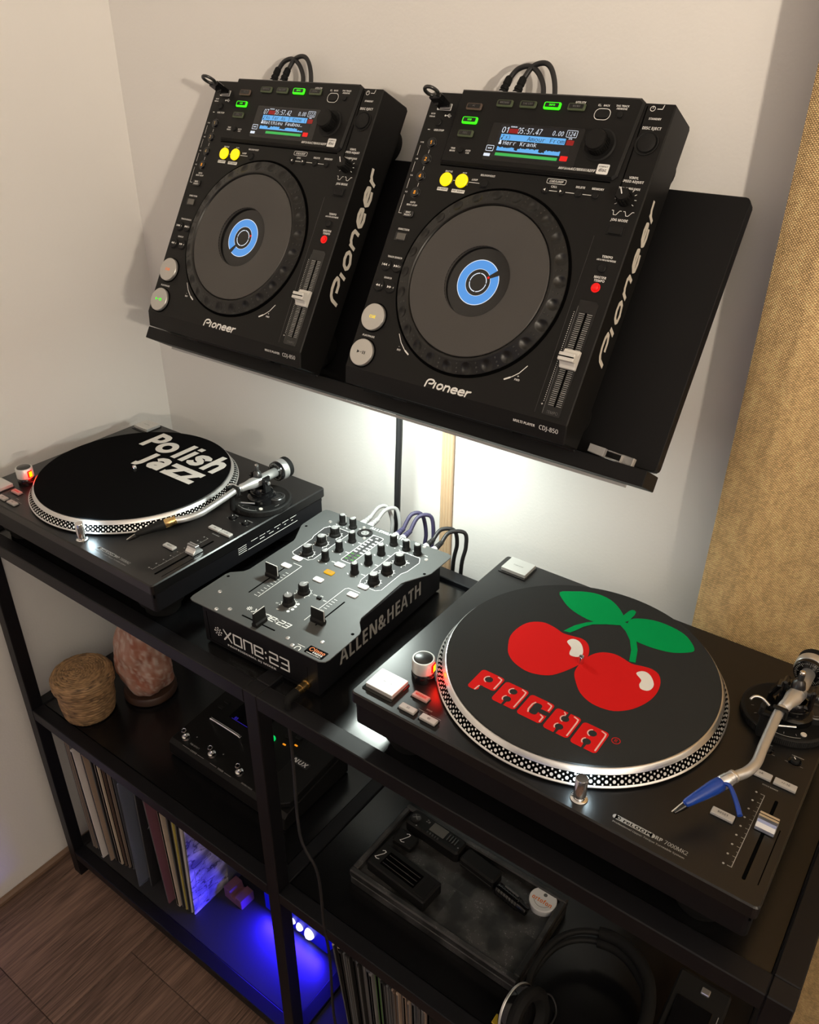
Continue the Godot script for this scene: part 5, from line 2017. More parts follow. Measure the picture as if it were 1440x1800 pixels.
	put("badge_print", st, K.print_white, bd)
	# front face
	fr = Transform3D(Basis(Vector3(0.001, 0, 0), Vector3(0, -0.001, 0), Vector3(0, 0, 0.001)), org + Vector3(0, 70, 290) * 0.001)
	st = S()
	glyphs(st, xone, 57, 49.5, 16.6, 16.2, 2.6, 0.3)
	text(st, "PROFESSIONAL DJ MIXER", 106, 57.5, 3.2, 0.3, true, 88)
	ring(46, 41, 2.2, 3.2, 0.3, st, 18)
	for k in 8:
		var a5 := TAU * k / 8
		disc(st, 46 + 6.0 * cos(a5), 41 + 6.0 * sin(a5), 1.1 if k % 2 else 1.4, 0.3, 10)
	put("front_print", st, K.print_white, body)
	st = S()
	ln(st, [27, 15, 29, 60], 1.4, 0.25)
	ln(st, [30, 62, 140, 64, 150, 61, 197, 60, 204, 54, 205, 26], 0.7, 0.25)
	put("front_groove", st, K.void_black, body)
	# side lettering
	fr = Transform3D(Basis(Vector3(0, 0, -0.001), Vector3(0, -0.001, 0), Vector3(0.001, 0, 0)), org + Vector3(222.2, 70, 290) * 0.001)
	st = S()
	text(st, "ALLEN&HEATH", 290.0 - 152.0, 33.5, 23.5, 0.3, true, 190)
	put("side_print", st, K.print_soft2, body)
	# gilded headphone socket at the front
	var jk := o.transform * (org + Vector3(203, 16, 290) * 0.001)
	var pz := rot.z
	var jp := thing("headphone_plug", "gold jack plug with a thin black lead, pushed into the front of the mixer", "plug")
	jp.position = jk + Vector3(0, 0, 0.0)
	st = S()
	var L0 := Vector3.ZERO
	rod(st, L0, L0 + pz * 0.022, prof_mm([0, 0, 7.2, 0, 7.2, 3, 5.6, 3.4, 5.6, 9, 6.4, 9.4, 6.4, 13, 5.4, 13.4, 5.4, 22, 0, 22]), 24)
	put("barrel", st, K.gold, jp)
	st = S()
	tube(st, spl(PackedVector3Array([L0 + pz * 0.021, L0 + pz * 0.034, L0 + pz * 0.040 + Vector3(0.001, -0.006, 0), L0 + pz * 0.042 + Vector3(0.003, -0.034, 0)]), 5), 0.0062, 14, 0.0045)
	put("elbow", st, K.rubber, jp)
	st = S()
	var w0 := L0 + pz * 0.042 + Vector3(0.003, -0.033, 0)
	var ld := [w0, w0 + Vector3(0.006, -0.06, 0.004)]
	for q in [[0.811, 0.70], [0.838, 0.646], [0.843, 0.538], [0.850, 0.463], [0.853, 0.287], [0.90, 0.10], [0.97, 0.006], [1.10, 0.005], [1.2, 0.005]]:
		ld.append(Vector3(q[0], q[1], 0.494 + (0.07 if q[1] < 0.05 else 0.0)) - jp.position)
	tube(st, spl(PackedVector3Array(ld), 6), 0.0021, 8)
	put("lead", st, K.cable_black, jp)

# ---------------------------------------------------------------- cables
func cables() -> void:
	org = Vector3.ZERO
	var st: SurfaceTool
	for second in [false, true]:
		var x := 0.7095 if second else 0.3291
		for k in 2:
			var o := thing("audio_cable", ("inner" if k else "outer") + " black audio cable " + ("away from" if k else "next to") + " the memory stick, over the player " + ("nearer the curtain" if second else "in the corner"), "cable", "cables of the player " + ("nearer the curtain" if second else "by the wall corner"))
			var t := tilted(-0.030, 0.351, x + 0.076 + 0.019 * k)
			o.transform = t
			# own frame: y = out of the face, -z = out of the rear
			st = S()
			rod(st, Vector3(0, 0, 0.001), Vector3(0, 0, -0.013), prof_mm([0, 0, 5.4, 0, 5.4, 9, 5.9, 9.6, 5.9, 14.5, 5, 15, 0, 15]), 20)
			put("plug", st, K.plug_white, o)
			st = S()
			rod(st, Vector3(0, 0, -0.013), Vector3(0.004, 0.001, -0.033), prof_mm([0, 0, 5.2, 0, 5.2, 3, 4.4, 3.4, 4.4, 5, 5.2, 5.4, 5.0, 8.5, 4.2, 9, 4.2, 11, 4.8, 11.4, 4.4, 19, 3, 21, 0, 21]), 18)
			put("boot", st, K.rubber, o)
			st = S()
			var e := 0.004 * k
			tube(st, spl(PackedVector3Array([Vector3(0.003, 0.0, -0.030), Vector3(0.012, 0.002, -0.042 - e), Vector3(0.028, 0.002, -0.046 - e), Vector3(0.043 - e, -0.002, -0.036 - e), Vector3(0.052 - e, -0.006, -0.016), Vector3(0.056, -0.008, 0.03), Vector3(0.058, -0.012, 0.10)]), 6), 0.0031, 10)
			put("lead", st, K.cable_black, o)
	# plugs in the back of the mixer
	var rot := Basis(Vector3.UP, deg_to_rad(2.1))
	var bl := Vector3(0.5609, 0.879, 0.1421)
	var us := [66.0, 80.0, 130.0, 143.0, 186.0, 201.0]
	var mats := ["cable_grey", "cable_grey", "cable_violet", "cable_violet", "cable_black", "cable_black"]
	var nm := ["white-plugged grey audio cable at the mixer's back, nearer the corner turntable", "white-plugged grey audio cable at the mixer's back, nearer the black wall cable", "violet audio cable at the mixer's back, the one nearer the grey pair", "violet audio cable at the mixer's back, the one nearer the wooden strip", "black audio cable at the mixer's back, the one nearer the violet pair", "black audio cable at the mixer's back, nearest the cherry turntable"]
	var gs := ["grey cables behind the mixer", "violet cables behind the mixer", "black cables behind the mixer"]
	for k in 6:
		var o := thing("audio_cable", nm[k], "cable", gs[k / 2])
		o.transform = Transform3D(rot, bl + rot * Vector3(us[k] * 0.001, 0.058, 0.003))
		st = S()
		rod(st, Vector3(0, 0, 0.001), Vector3(0, 0.001, -0.02), prof_mm([0, 0, 5.2, 0, 6.0, 1, 6.0, 12, 5.2, 15, 4.6, 20, 0, 20]), 20)
		put("plug", st, K.plug_white, o)
		st = S()
		rod(st, Vector3(0, 0.001, -0.018), Vector3(0.001, 0.004, -0.036), prof_mm([0, 0, 4.8, 0, 4.8, 3, 3.9, 3.4, 3.9, 4.6, 4.6, 5, 4.4, 8, 3.6, 8.4, 3.6, 9.6, 4.2, 10, 3.8, 17, 2.8, 18, 0, 18]), 16)
		put("boot", st, K[mats[k]], o)
		st = S()
		var sgn := 1.0
		var hi := 0.018 if k / 2 == 1 else 0.010
		tube(st, spl(PackedVector3Array([Vector3(0.001, 0.004, -0.034), Vector3(0.004, 0.004 + hi, -0.052), Vector3(0.012 + 0.002 * k, hi + 0.002, -0.064 - 0.003 * (k % 2)), Vector3(0.021 * sgn + 0.001 * k, -0.012, -0.066), Vector3(0.022, -0.045, -0.062), Vector3(0.018, -0.12, -0.066)]), 6), 0.0032, 10)
		put("lead", st, K[mats[k]], o)
	st = S()
	tube(st, spl(PackedVector3Array([Vector3(0.655, 1.24, 0.075), Vector3(0.648, 1.11, 0.06), Vector3(0.642, 1.00, 0.056), Vector3(0.637, 0.92, 0.052), Vector3(0.632, 0.84, 0.052), Vector3(0.63, 0.60, 0.05), Vector3(0.66, 0.30, 0.05)]), 8), 0.0054, 14)
	var b := put("braided_cable", st, K.cable_black)
	tag(b, "thick black cable hanging down the wall from beneath the tilted shelf", "cable")

# ---------------------------------------------------------------- things on the middle board
func hash1(i: int) -> float:
	return fmod(absf(sin(i * 12.9898 + 4.1) * 43758.5453), 1.0)

func middle_shelf() -> void:
	basket()
	salt_lamp()
	effects_pedal()
	tray()
	headphones()
	dock()

func woven(st: SurfaceTool, prof: PackedVector2Array, rows: int, seg: int, amp: float, rng_off: int) -> void:
	# coiled and stitched straw: every row a rounded coil, split into slanting stitches
	st.set_smooth_group(1)
	var L := 0.0
	var acc := [0.0]
	for i in prof.size() - 1:
		L += prof[i].distance_to(prof[i + 1])
		acc.append(L)
	var n := rows * 6
	var P := []
	var C := []
	for j in n + 1:
		var s := L * j / n
		var i := 0
		while i < prof.size() - 2 and acc[i + 1] < s:
			i += 1
		var f: float = (s - acc[i]) / maxf(1e-6, acc[i + 1] - acc[i])
		var p := prof[i].lerp(prof[i + 1], f)
		var d := (prof[i + 1] - prof[i]).normalized()
		var nn := Vector2(d.y, -d.x)
		var row := int(j / 6.0)
		var w := absf(sin(PI * j / 6.0))
		var rp := PackedVector3Array()
		var rc := PackedColorArray()
		for k in seg + 1:
			var kk := k % seg
			var a := TAU * kk / seg
			var ph := kk * 0.5 + row * 1.7 + w * 1.2
			var st_id := int(ph) + row * 97 + rng_off
			var fr_ := absf(fmod(ph, 1.0) - 0.5) * 2.0
			var h := amp * (w * 0.9 + 0.7 * (1.0 - fr_ * fr_) - 0.6) + (hash1(st_id) - 0.5) * amp * 0.9
			var q := p + nn * h
			rp.append(Vector3(q.x * cos(a), q.y, q.x * sin(a)))
			var t := 0.55 + 0.75 * hash1(st_id + 13)
			if hash1(st_id + 7) > 0.86:
				t *= 0.5
			rc.append(Color(0.34 * t, 0.205 * t, 0.10 * t))
		P.append(rp)
		C.append(rc)
	for j in n:
		for k in seg:
			var mid := Vector3(0, (P[j][k].y + P[j + 1][k].y) * 0.5, 0)
			for t in [[0, 1, 2], [0, 2, 3]]:
				var vs := [P[j][k], P[j + 1][k], P[j + 1][k + 1], P[j][k + 1]]
				var cs := [C[j][k], C[j + 1][k], C[j + 1][k + 1], C[j][k + 1]]
				for i2 in [t[0], t[1], t[2]]:
					st.set_color(cs[i2])
					st.add_vertex(vs[i2])

func basket() -> void:
	var o := thing("straw_basket", "round lidded basket woven from brown straw on the rack's middle board", "basket")
	o.position = Vector3(0.166, 0.487, 0.405)
	org = Vector3.ZERO
	var st := S()
	woven(st, prof_mm([0, 0.5, 40, 0.8, 46, 4, 50, 30, 51, 62, 51, 72]), 19, 90, 0.0011, 0)
	put("bowl", st, K.straw, o)
	st = S()
	woven(st, prof_mm([52, 68, 55.5, 70, 56.5, 80, 55.5, 92, 51, 97, 40, 99, 20, 101, 6, 103, 0.2, 103.5]), 18, 96, 0.0011, 500)
	put("lid", st, K.straw, o)
	st = S()
	tube(st, spl(PackedVector3Array([Vector3(-0.004, 0.102, 0.001), Vector3(-0.001, 0.107, 0.0), Vector3(0.004, 0.107, -0.002), Vector3(0.008, 0.103, -0.003)]), 5), 0.0020, 8)
	var kb := put("knob", st, K.straw_plain, o)

func salt_lamp() -> void:
	var o := thing("salt_lamp", "pink rock salt lamp on a dark round wooden base behind the straw basket", "lamp")
	o.position = Vector3(0.214, 0.487, 0.300)
	org = Vector3.ZERO
	var st := S()
	turn(st, 0, 0, 0, [0, 0, 48, 0, 51, 3, 51, 13, 48, 17, 0, 17], 48)
	put("base", st, K.dark_wood, o)
	var n := FastNoiseLite.new()
	n.seed = 15
	n.frequency = 9.0
	n.fractal_octaves = 4
	var n2 := FastNoiseLite.new()
	n2.seed = 33
	n2.noise_type = FastNoiseLite.TYPE_CELLULAR
	n2.frequency = 16.0
	n2.cellular_return_type = FastNoiseLite.RETURN_DISTANCE
	st = S()
	st.set_smooth_group(1)
	var R := 40
	var Cn := 72
	var P := []
	var C := []
	for j in R + 1:
		var f := float(j) / R
		var rp := PackedVector3Array()
		var rc := PackedColorArray()
		for k in Cn + 1:
			var a := TAU * (k % Cn) / Cn
			var base := 0.0665 * pow(sin(clampf(f * 0.93 + 0.07, 0.0, 1.0) * PI), 0.36) * lerpf(1.10, 0.78, f)
			var d := Vector3(cos(a), (f - 0.5) * 2.2, sin(a))
			var b := n2.get_noise_3dv(d * 0.09) * 0.028 + n.get_noise_3dv(d * 0.07) * 0.012
			var r := maxf(0.0, base * (0.96 + b * 11.0)) if j > 0 and j < R else 0.0
			rp.append(Vector3(r * cos(a), 0.016 + 0.190 * f, r * sin(a)))
			var c1 := n.get_noise_3dv(d * 0.16 + Vector3(3, 0, 0))
			var c2 := n.get_noise_3dv(d * 0.5 + Vector3(0, 9, 0))
			var c := Color(0.44, 0.25, 0.19).lerp(Color(0.34, 0.125, 0.075), clampf(c1 * 2.6 + 0.15, 0.0, 1.0)).lerp(Color(0.58, 0.46, 0.40), clampf(c2 * 3.0 - 0.1, 0.0, 0.85))
			rc.append(c)
		P.append(rp)
		C.append(rc)
	for j in R:
		for k in Cn:
			for t in [[0, 1, 2], [0, 2, 3]]:
				var vs := [P[j][k], P[j + 1][k], P[j + 1][k + 1], P[j][k + 1]]
				var cs := [C[j][k], C[j + 1][k], C[j + 1][k + 1], C[j][k + 1]]
				for i2 in t:
					st.set_color(cs[i2])
					st.add_vertex(vs[i2])
	put("salt_rock", st, K.salt, o)

func effects_pedal() -> void:
	var o := thing("effects_pedal", "black floor effects pedal with a lit blue screen on the middle board", "effects pedal")
	o.position = Vector3(0.520, 0.487, 0.306)
	org = -Vector3(0.520, 0, 0.306)
	var st := S()
	for q in [[392.0, 240.0], [648.0, 240.0], [392.0, 372.0], [648.0, 372.0]]:
		cyl(st, q[0], q[1], 0, 7, 4, 0.5, 16)
	put("feet", st, K.rubber, o)
	st = S()
	# wedge: low at the front, higher at the back
	var wedge := pv([228, 3.5, 386, 3.5, 388, 8, 386, 30, 378, 36, 232, 52, 226, 48])
	ext(st, wedge, Transform3D(Basis(Vector3(0, 0, 0.001), Vector3(0, 0.001, 0), Vector3(0.001, 0, 0)), org), 378, 662, 1.2)
	put("body", st, K.plastic_black, o)
	var sl := atan2(16.0, 146.0)
	var bt := Transform3D(Basis(Vector3.RIGHT, sl), org + Vector3(0.378, 0.0365, 0.378))
	# the top slope as a print frame: a right, b towards the viewer (0 at the front edge)
	fr = Transform3D(Basis(Vector3(0.001, 0, 0), bt.basis.z * 0.001, bt.basis.y * 0.001), bt.origin)
	var sw := [[25.0, -12.0], [93.0, -12.0], [161.0, -12.0]]
	for q in sw:
		st = S()
		var t := Transform3D(bt.basis, bt * (Vector3(q[0], 0, q[1]) * 0.001))
		lathe(st, t, prof_mm([0, 0, 8.0, 0, 8.0, 2.0, 6.8, 3.5, 6.8, 6, 4.6, 7, 4.6, 15, 5.4, 16, 5.4, 21, 4.6, 22.4, 3.4, 22.4, 2.8, 21.6, 0, 21.4]), 20)
		put("footswitch", st, K.chrome, o)
	st = S()
	var bar := PackedVector3Array([Vector3(46, -4, -58), Vector3(46, 16, -58), Vector3(50, 20, -58), Vector3(114, 20, -58), Vector3(118, 16, -58), Vector3(118, -4, -58)])
	var bw := PackedVector3Array()
	for p in bar:
		bw.append(bt * (p * 0.001))
	tube(st, spl(bw, 4), 0.0028, 10)
	put("guard_bar", st, K.chrome, o)
	st = S()
	fill(st, rrect(92, -112, 78, 46, 2), 0.3)
	var sc := put("screen_window", st, K.gloss_black, o)
	st = S()
	ring(93, -116, 5.0, 7.6, 0.5, st, 20, -1.0, 3.6)
	fill(st, rrect(124, -102, 7, 3, 1.2), 0.5)
	disc(st, 86, -122, 1.2, 0.5, 10)
	put("screen_glyphs", st, K.pedal_blue, sc)
	st = S()
	text(st, "03", 68, -94, 5, 0.5)
	ln(st, [60, -90, 100, -90], 0.8, 0.5)
	put("screen_figures", st, K.pedal_violet, sc)
	st = S()
	var gt := Transform3D(bt.basis, bt * (Vector3(157, 0, -96) * 0.001))
	lathe(st, gt, prof_mm([0, 0, 6.0, 0, 6.0, 3.5, 5.2, 4.6, 0, 5.0]), 20)
	put("green_key", st, K.pedal_green, o)
	st = S()
	for q in [[183.0, -99.0], [202.0, -109.0]]:
		fill(st, rrect(q[0], q[1], 7, 3.2, 1), 0.6)
	put("orange_lamps", st, K.led_amber, o)
	st = S()
	for q in [[178.0, -116.0], [196.0, -124.0], [190.0, -112.0], [26.0, -96.0], [26.0, -112.0]]:
		var kt := Transform3D(bt.basis, bt * (Vector3(q[0], 1.2, q[1]) * 0.001))
		cbox(st, kt, Vector3(0.012, 0.0032, 0.007), 0.0008)
	put("small_keys", st, K.plastic_soft, o)
	st = S()
	text(st, "PRE-EFFECT", 52, -8, 3.0, 0.4)
	text(st, "CTRL", 186, -26, 3.4, 0.4)
	text(st, "DOUBLE PRESS", 190, 0, 2.6, 0.4)
	text(st, "LOOPER", 60, 2.0, 3.0, 0.4)
	text(st, "TUNER", 128, 2.0, 3.0, 0.4)
	for q in [[32, 50], [70, 86], [102, 118], [138, 154]]:
		ln(st, [q[0], 2, q[1], 2], 0.7, 0.4)
	for q in [[40.0, -24.0], [108.0, -24.0]]:
		disc(st, q[0], q[1], 1.4, 0.4, 10)
	put("lettering", st, K.print_soft, o)
	# treadle
	st = S()
	var tr := pv([222, -138, 280, -138, 280, -12, 262, 4, 232, 4, 222, -6])
	ext(st, tr, Transform3D(Basis(Vector3(0.001, 0, 0), bt.basis.z * 0.001, bt.basis.y * 0.001), bt.origin), 0.2, 12, 1.4)
	var td := put("treadle", st, K.plastic_soft, o)
	st = S()
	fill(st, rrect(241, -80, 38, 13, 3), 12.3)
	var pl := put("name_plate", st, K.dark_metal, td)
	st = S()
	text(st, "NUX", 241, -80, 8.0, 12.6, true, 30, 0.2)
	put("name_print", st, K.print_white, pl)

func tray() -> void:
	var o := thing("marble_tray", "rectangular black marble tray with a raised rim on the middle board", "tray")
	o.position = Vector3(0.949, 0.487, 0.316)
	org = -Vector3(0.949, 0, 0.316)
	var st := S()
	slab(st, rrect(949, 316, 292, 155, 6), 0, 16, 1.5)
	put("base", st, K.marble, o)
	st = S()
	box(st, 949, 243.5, 15.5, 292, 10, 14, 2)
	box(st, 949, 388.5, 15.5, 292, 10, 14, 2)
	box(st, 808, 316, 15.5, 10, 137, 14, 2)
	box(st, 1090, 316, 15.5, 10, 137, 14, 2)
	put("rim", st, K.marble, o)
	# charger with a lead hook mark
	var Y := 503.0
	org = Vector3.ZERO
	var c := thing("battery_charger", "black battery charger with a grooved bay and a white mark, along the tray's front rim", "charger")
	c.position = Vector3(0.876, 0.503, 0.352)
	c.rotation.y = deg_to_rad(-4.0)
	st = S()
	slab(st, rrect(0, 0, 112, 44, 3), 0, 22, 2)
	put("body", st, K.plastic_soft, c)
	fr = top_fr()
	st = S()
	box(st, -4, 0, 20.4, 66, 26, 2, 0.5)
	put("bay", st, K.void_black, c)
	st = S()
	for k in 3:
		box(st, -4, -8 + 8 * k, 21.6, 62, 2.4, 1.6, 0.6)
	put("rib", st, K.gloss_black, c)
	st = S()
	box(st, 42, 0, 21.5, 18, 34, 1.4, 0.5)
	put("pad", st, K.plastic_black, c)
	hook_mark(c, -46, 0, 22.3)
	var c2 := thing("battery_box", "small black box with a white mark beside the handheld recorder in the tray", "box")
	c2.position = Vector3(0.838, 0.503, 0.296)
	st = S()
	slab(st, rrect(0, 0, 36, 26, 4), 0, 12, 2)
	put("body", st, K.plastic_soft, c2)
	hook_mark(c2, 0, 0, 12.3)
	var r := thing("handheld_recorder", "black handheld recorder with a small dull screen at the back of the tray", "recorder")
	r.position = Vector3(0.874, 0.503, 0.264)
	r.rotation.y = deg_to_rad(-3.0)
	st = S()
	slab(st, rrect(0, 0, 104, 30, 7), 0, 24, 3)
	put("body", st, K.plastic_black, r)
	fr = top_fr()
	st = S()
	slab(st, rrect(4, -3, 28, 17, 1), 23.5, 24.4, 0.2)
	var ds := put("display", st, K.key_smoke, r)
	st = S()
	turn(st, -38, 2, 24, [0, 0, 8, 0, 8, 3, 6, 4, 0, 4], 20)
	for k in 4:
		box(st, 24 + 5 * k, -2, 24, 2.2, 12, 2, 0.4)
	for k in 5:
		box(st, -8 + 5 * k, 11, 24, 2.6, 3.4, 2, 0.4)
	put("keys", st, K.dark_metal, r)
	st = S()
	ln(st, [-42, -2, -34, 5], 0.9, 28.2)
	ln(st, [-42, 5, -34, -2], 0.9, 28.2)
	disc(st, -30, 12, 1.4, 24.3, 8)
	disc(st, 46, 4, 1.2, 24.3, 8)
	text(st, "Ze", -19, -6, 5, 24.3, false)
	put("lettering", st, K.print_soft, r)
	var n := thing("black_case", "long smooth black case lying beside the handheld recorder in the tray", "case")
	n.position = Vector3(0.962, 0.503, 0.271)
	n.rotation.y = deg_to_rad(-6.0)
	st = S()
	slab(st, rrect(0, 0, 66, 26, 5), 0, 20, 3)
	put("body", st, K.plastic_soft, n)
	st = S()
	box(st, 0, 13.2, 8, 60, 0.8, 0.8, 0.2)
	put("seam", st, K.dark_metal, n)
	var f := thing("ribbed_torch", "black ribbed torch lying in the tray between the long case and the round tin", "torch")
	f.position = Vector3(1.030, 0.513, 0.288)
	f.rotation.y = deg_to_rad(-8.0)
	st = S()
	var pr := [0, 0, 9, 0]
	for k in 8:
		pr.append_array([9.6, 1.0 + k * 5.0, 9.6, 3.4 + k * 5.0, 8.8, 4.0 + k * 5.0, 8.8, 5.4 + k * 5.0])
	pr.append_array([7.5, 44, 7.0, 54, 0, 55])
	rod(st, Vector3(-0.030, 0, 0), Vector3(0.03, 0, 0), prof_mm(pr), 24)
	put("barrel", st, K.gloss_black, f)
	st = S()
	box(st, -8, -6, 6.0, 26, 4, 4, 1)
	put("clip", st, K.dark_metal, f)
	var tn := thing("cartridge_tin", "round white tin with orange lettering standing in the tray's back corner", "tin")
	tn.position = Vector3(1.064, 0.503, 0.261)
	st = S()
	turn(st, 0, 0, 0, [0, 0, 20, 0, 20.5, 0.8, 20.5, 11, 19.5, 12, 18.5, 11.6, 0, 11.6], 44)
	put("tin", st, K.plug_white, tn)
	fr = top_fr()
	st = S()
	text(st, "ortofon", 0, 3, 7, 11.9, true, 31)
	put("lettering", st, K.badge_orange, tn)
	st = S()
	ring(0, 0, 13, 13.6, 11.9, st, 30, 0.4, 2.7)
	ring(0, -8, 0, 3, 11.9, st, 14)
	put("tin_print", st, K.print_dim, tn)

func hook_mark(p: Node3D, u: float, v: float, y: float) -> void:
	fr = top_fr()
	var st := S()
	ln(st, [u - 2, v - 7, u + 1, v - 9, u + 4, v - 8, u + 3, v - 4, u - 3, v + 6, u - 5, v + 8, u - 1, v + 9.5, u + 3, v + 8], 1.2, y)
	put("mark", st, K.print_white, p)

func headphones() -> void:
	var o := thing("headphones", "black over-ear headphones lying beside the marble tray on the middle board", "headphones")
	o.position = Vector3(1.185, 0.487, 0.36)
	var c := -o.position
	org = Vector3.ZERO
	var st := S()
	var arc := PackedVector3Array()
	for q in [[1.120, 0.045, 0.412], [1.108, 0.050, 0.375], [1.113, 0.053, 0.325], [1.135, 0.055, 0.292], [1.170, 0.056, 0.275], [1.205, 0.056, 0.277], [1.238, 0.054, 0.300], [1.254, 0.050, 0.340], [1.256, 0.046, 0.385], [1.250, 0.040, 0.415]]:
		arc.append(Vector3(q[0], 0.487 + q[1], q[2]) + c)
	var sm := spl(arc, 6)
	st.set_smooth_group(5)
	for i in sm.size() - 1:
		for e in 2:
			pass
	tube(st, sm, 0.0045, 10)
	var low := PackedVector3Array()
	for p in sm:
		low.append(p + Vector3(0, -0.016, 0.003))
	tube(st, low, 0.0045, 10)
	put("headband", st, K.plastic_soft, o)
	st = S()
	tube(st, sm.slice(22, 46), 0.0085, 12)
	tube(st, low.slice(22, 46), 0.0080, 12)
	put("pad", st, K.rubber, o)
	for k in 2:
		var ctr := (Vector3(1.126, 0.487 + 0.042, 0.432) if k == 0 else Vector3(1.255, 0.487 + 0.042, 0.432)) + c
		var ax := Vector3(0.9, 0.30, 0.1) if k == 0 else Vector3(-0.95, 0.28, 0.1)
		ax = ax.normalized()
		st = S()
		rod(st, ctr - ax * 0.020, ctr + ax * 0.02, prof_mm([0, 0, 24, 0, 32, 4, 36, 10, 36, 20, 34, 22, 0, 22]), 40)
		var cp := put("cup", st, K.gloss_black, o)
		st = S()
		rod(st, ctr + ax * 0.001, ctr + ax * 0.02, prof_mm([20, 0, 37, 0, 40, 4, 40, 10, 35, 15, 27, 14, 22, 8, 20, 4]), 44)
		put("ear_pad", st, K.rubber, cp)
		st = S()
		rod(st, ctr - ax * 0.012, ctr, prof_mm([36.2, 0, 36.9, 0.6, 36.9, 3, 36.2, 3.6]), 44)
		put("trim_ring", st, K.satin_arm, cp)
		if k == 0:
			st = S()
			rod(st, ctr - ax * 0.0212, ctr - ax * 0.019, prof_mm([11, 1, 0, 0.2]), 24)
			put("inner_badge", st, K.print_dim, cp)
	st = S()
	var bp := Vector3(1.100, 0.487 + 0.020, 0.446) + c
	cbox(st, Transform3D(Basis(Vector3(0, 0, 1), -0.25), bp), Vector3(0.016, 0.002, 0.014), 0.0008)
	put("yellow_tag", st, K.tag_yellow, o)
	st = S()
	tube(st, spl(PackedVector3Array([Vector3(1.120, 0.487 + 0.03, 0.40) + c, Vector3(1.135, 0.487 + 0.02, 0.375) + c, Vector3(1.150, 0.487 + 0.006, 0.38) + c, Vector3(1.152, 0.487 + 0.003, 0.40) + c, Vector3(1.14, 0.487 + 0.003, 0.42) + c]), 5), 0.0013, 6)
	put("cord", st, K.cable_black, o)

func dock() -> void:
	var o := thing("charging_dock", "black sloping dock with a small silver key at the end of the middle board", "dock")
	o.position = Vector3(1.300, 0.487, 0.330)
	org = Vector3.ZERO
	var st := S()
	var sd := pv([-82, 0, 78, 0, 80, 6, 78, 26, -78, 44, -84, 40])
	ext(st, sd, Transform3D(Basis(Vector3(0, 0, 0.001), Vector3(0, 0.001, 0), Vector3(0.001, 0, 0)), org), -34, 34, 2.5)
	put("body", st, K.plastic_soft, o)
	st = S()
	cbox(st, Transform3D(Basis(Vector3.RIGHT, 0.115), Vector3(0.004, 0.0438, -0.066)), Vector3(0.011, 0.005, 0.009), 0.001)
	put("key", st, K.silver, o)
	st = S()
	cbox(st, Transform3D(Basis(Vector3.RIGHT, 0.115), Vector3(-0.002, 0.037, 0.0)), Vector3(0.046, 0.003, 0.09), 0.001)
	put("cradle", st, K.gloss_black, o)
	st = S()
	cbox(st, Transform3D(Basis(Vector3.RIGHT, 0.115), Vector3(0.028, 0.0395, -0.02)), Vector3(0.001, 0.0015, 0.05), 0.0003)
	put("edge_line", st, K.print_soft, o)

# ---------------------------------------------------------------- records on the lowest board
func sleeve(x: float, z: float, thick: float, lean: float, m: Material, label: String, group: String, h := 314.0, d := 312.0, yaw := 0.0) -> Node3D:
	var o := thing("record_sleeve", label, "record", group)
	o.position = Vector3(x, 0.0755 + absf(sin(lean)) * thick * 0.0005, z)
	o.rotation = Vector3(0, yaw, lean)
	org = Vector3.ZERO
	var st := S()
	cbox(st, Transform3D(Basis(), Vector3(0, h * 0.0005, -d * 0.0005)), Vector3(thick, h, d) * 0.001, 0.0007)
	put("cover", st, m, o)
	st = S()
	cbox(st, Transform3D(Basis(), Vector3(0, h * 0.0005, -d * 0.0005 + 0.0006)), Vector3(thick * 0.45, h - 8, d) * 0.001, 0.0002)
	put("opening", st, K.void_black if thick > 5.0 else K.print_dim, o)
	return o

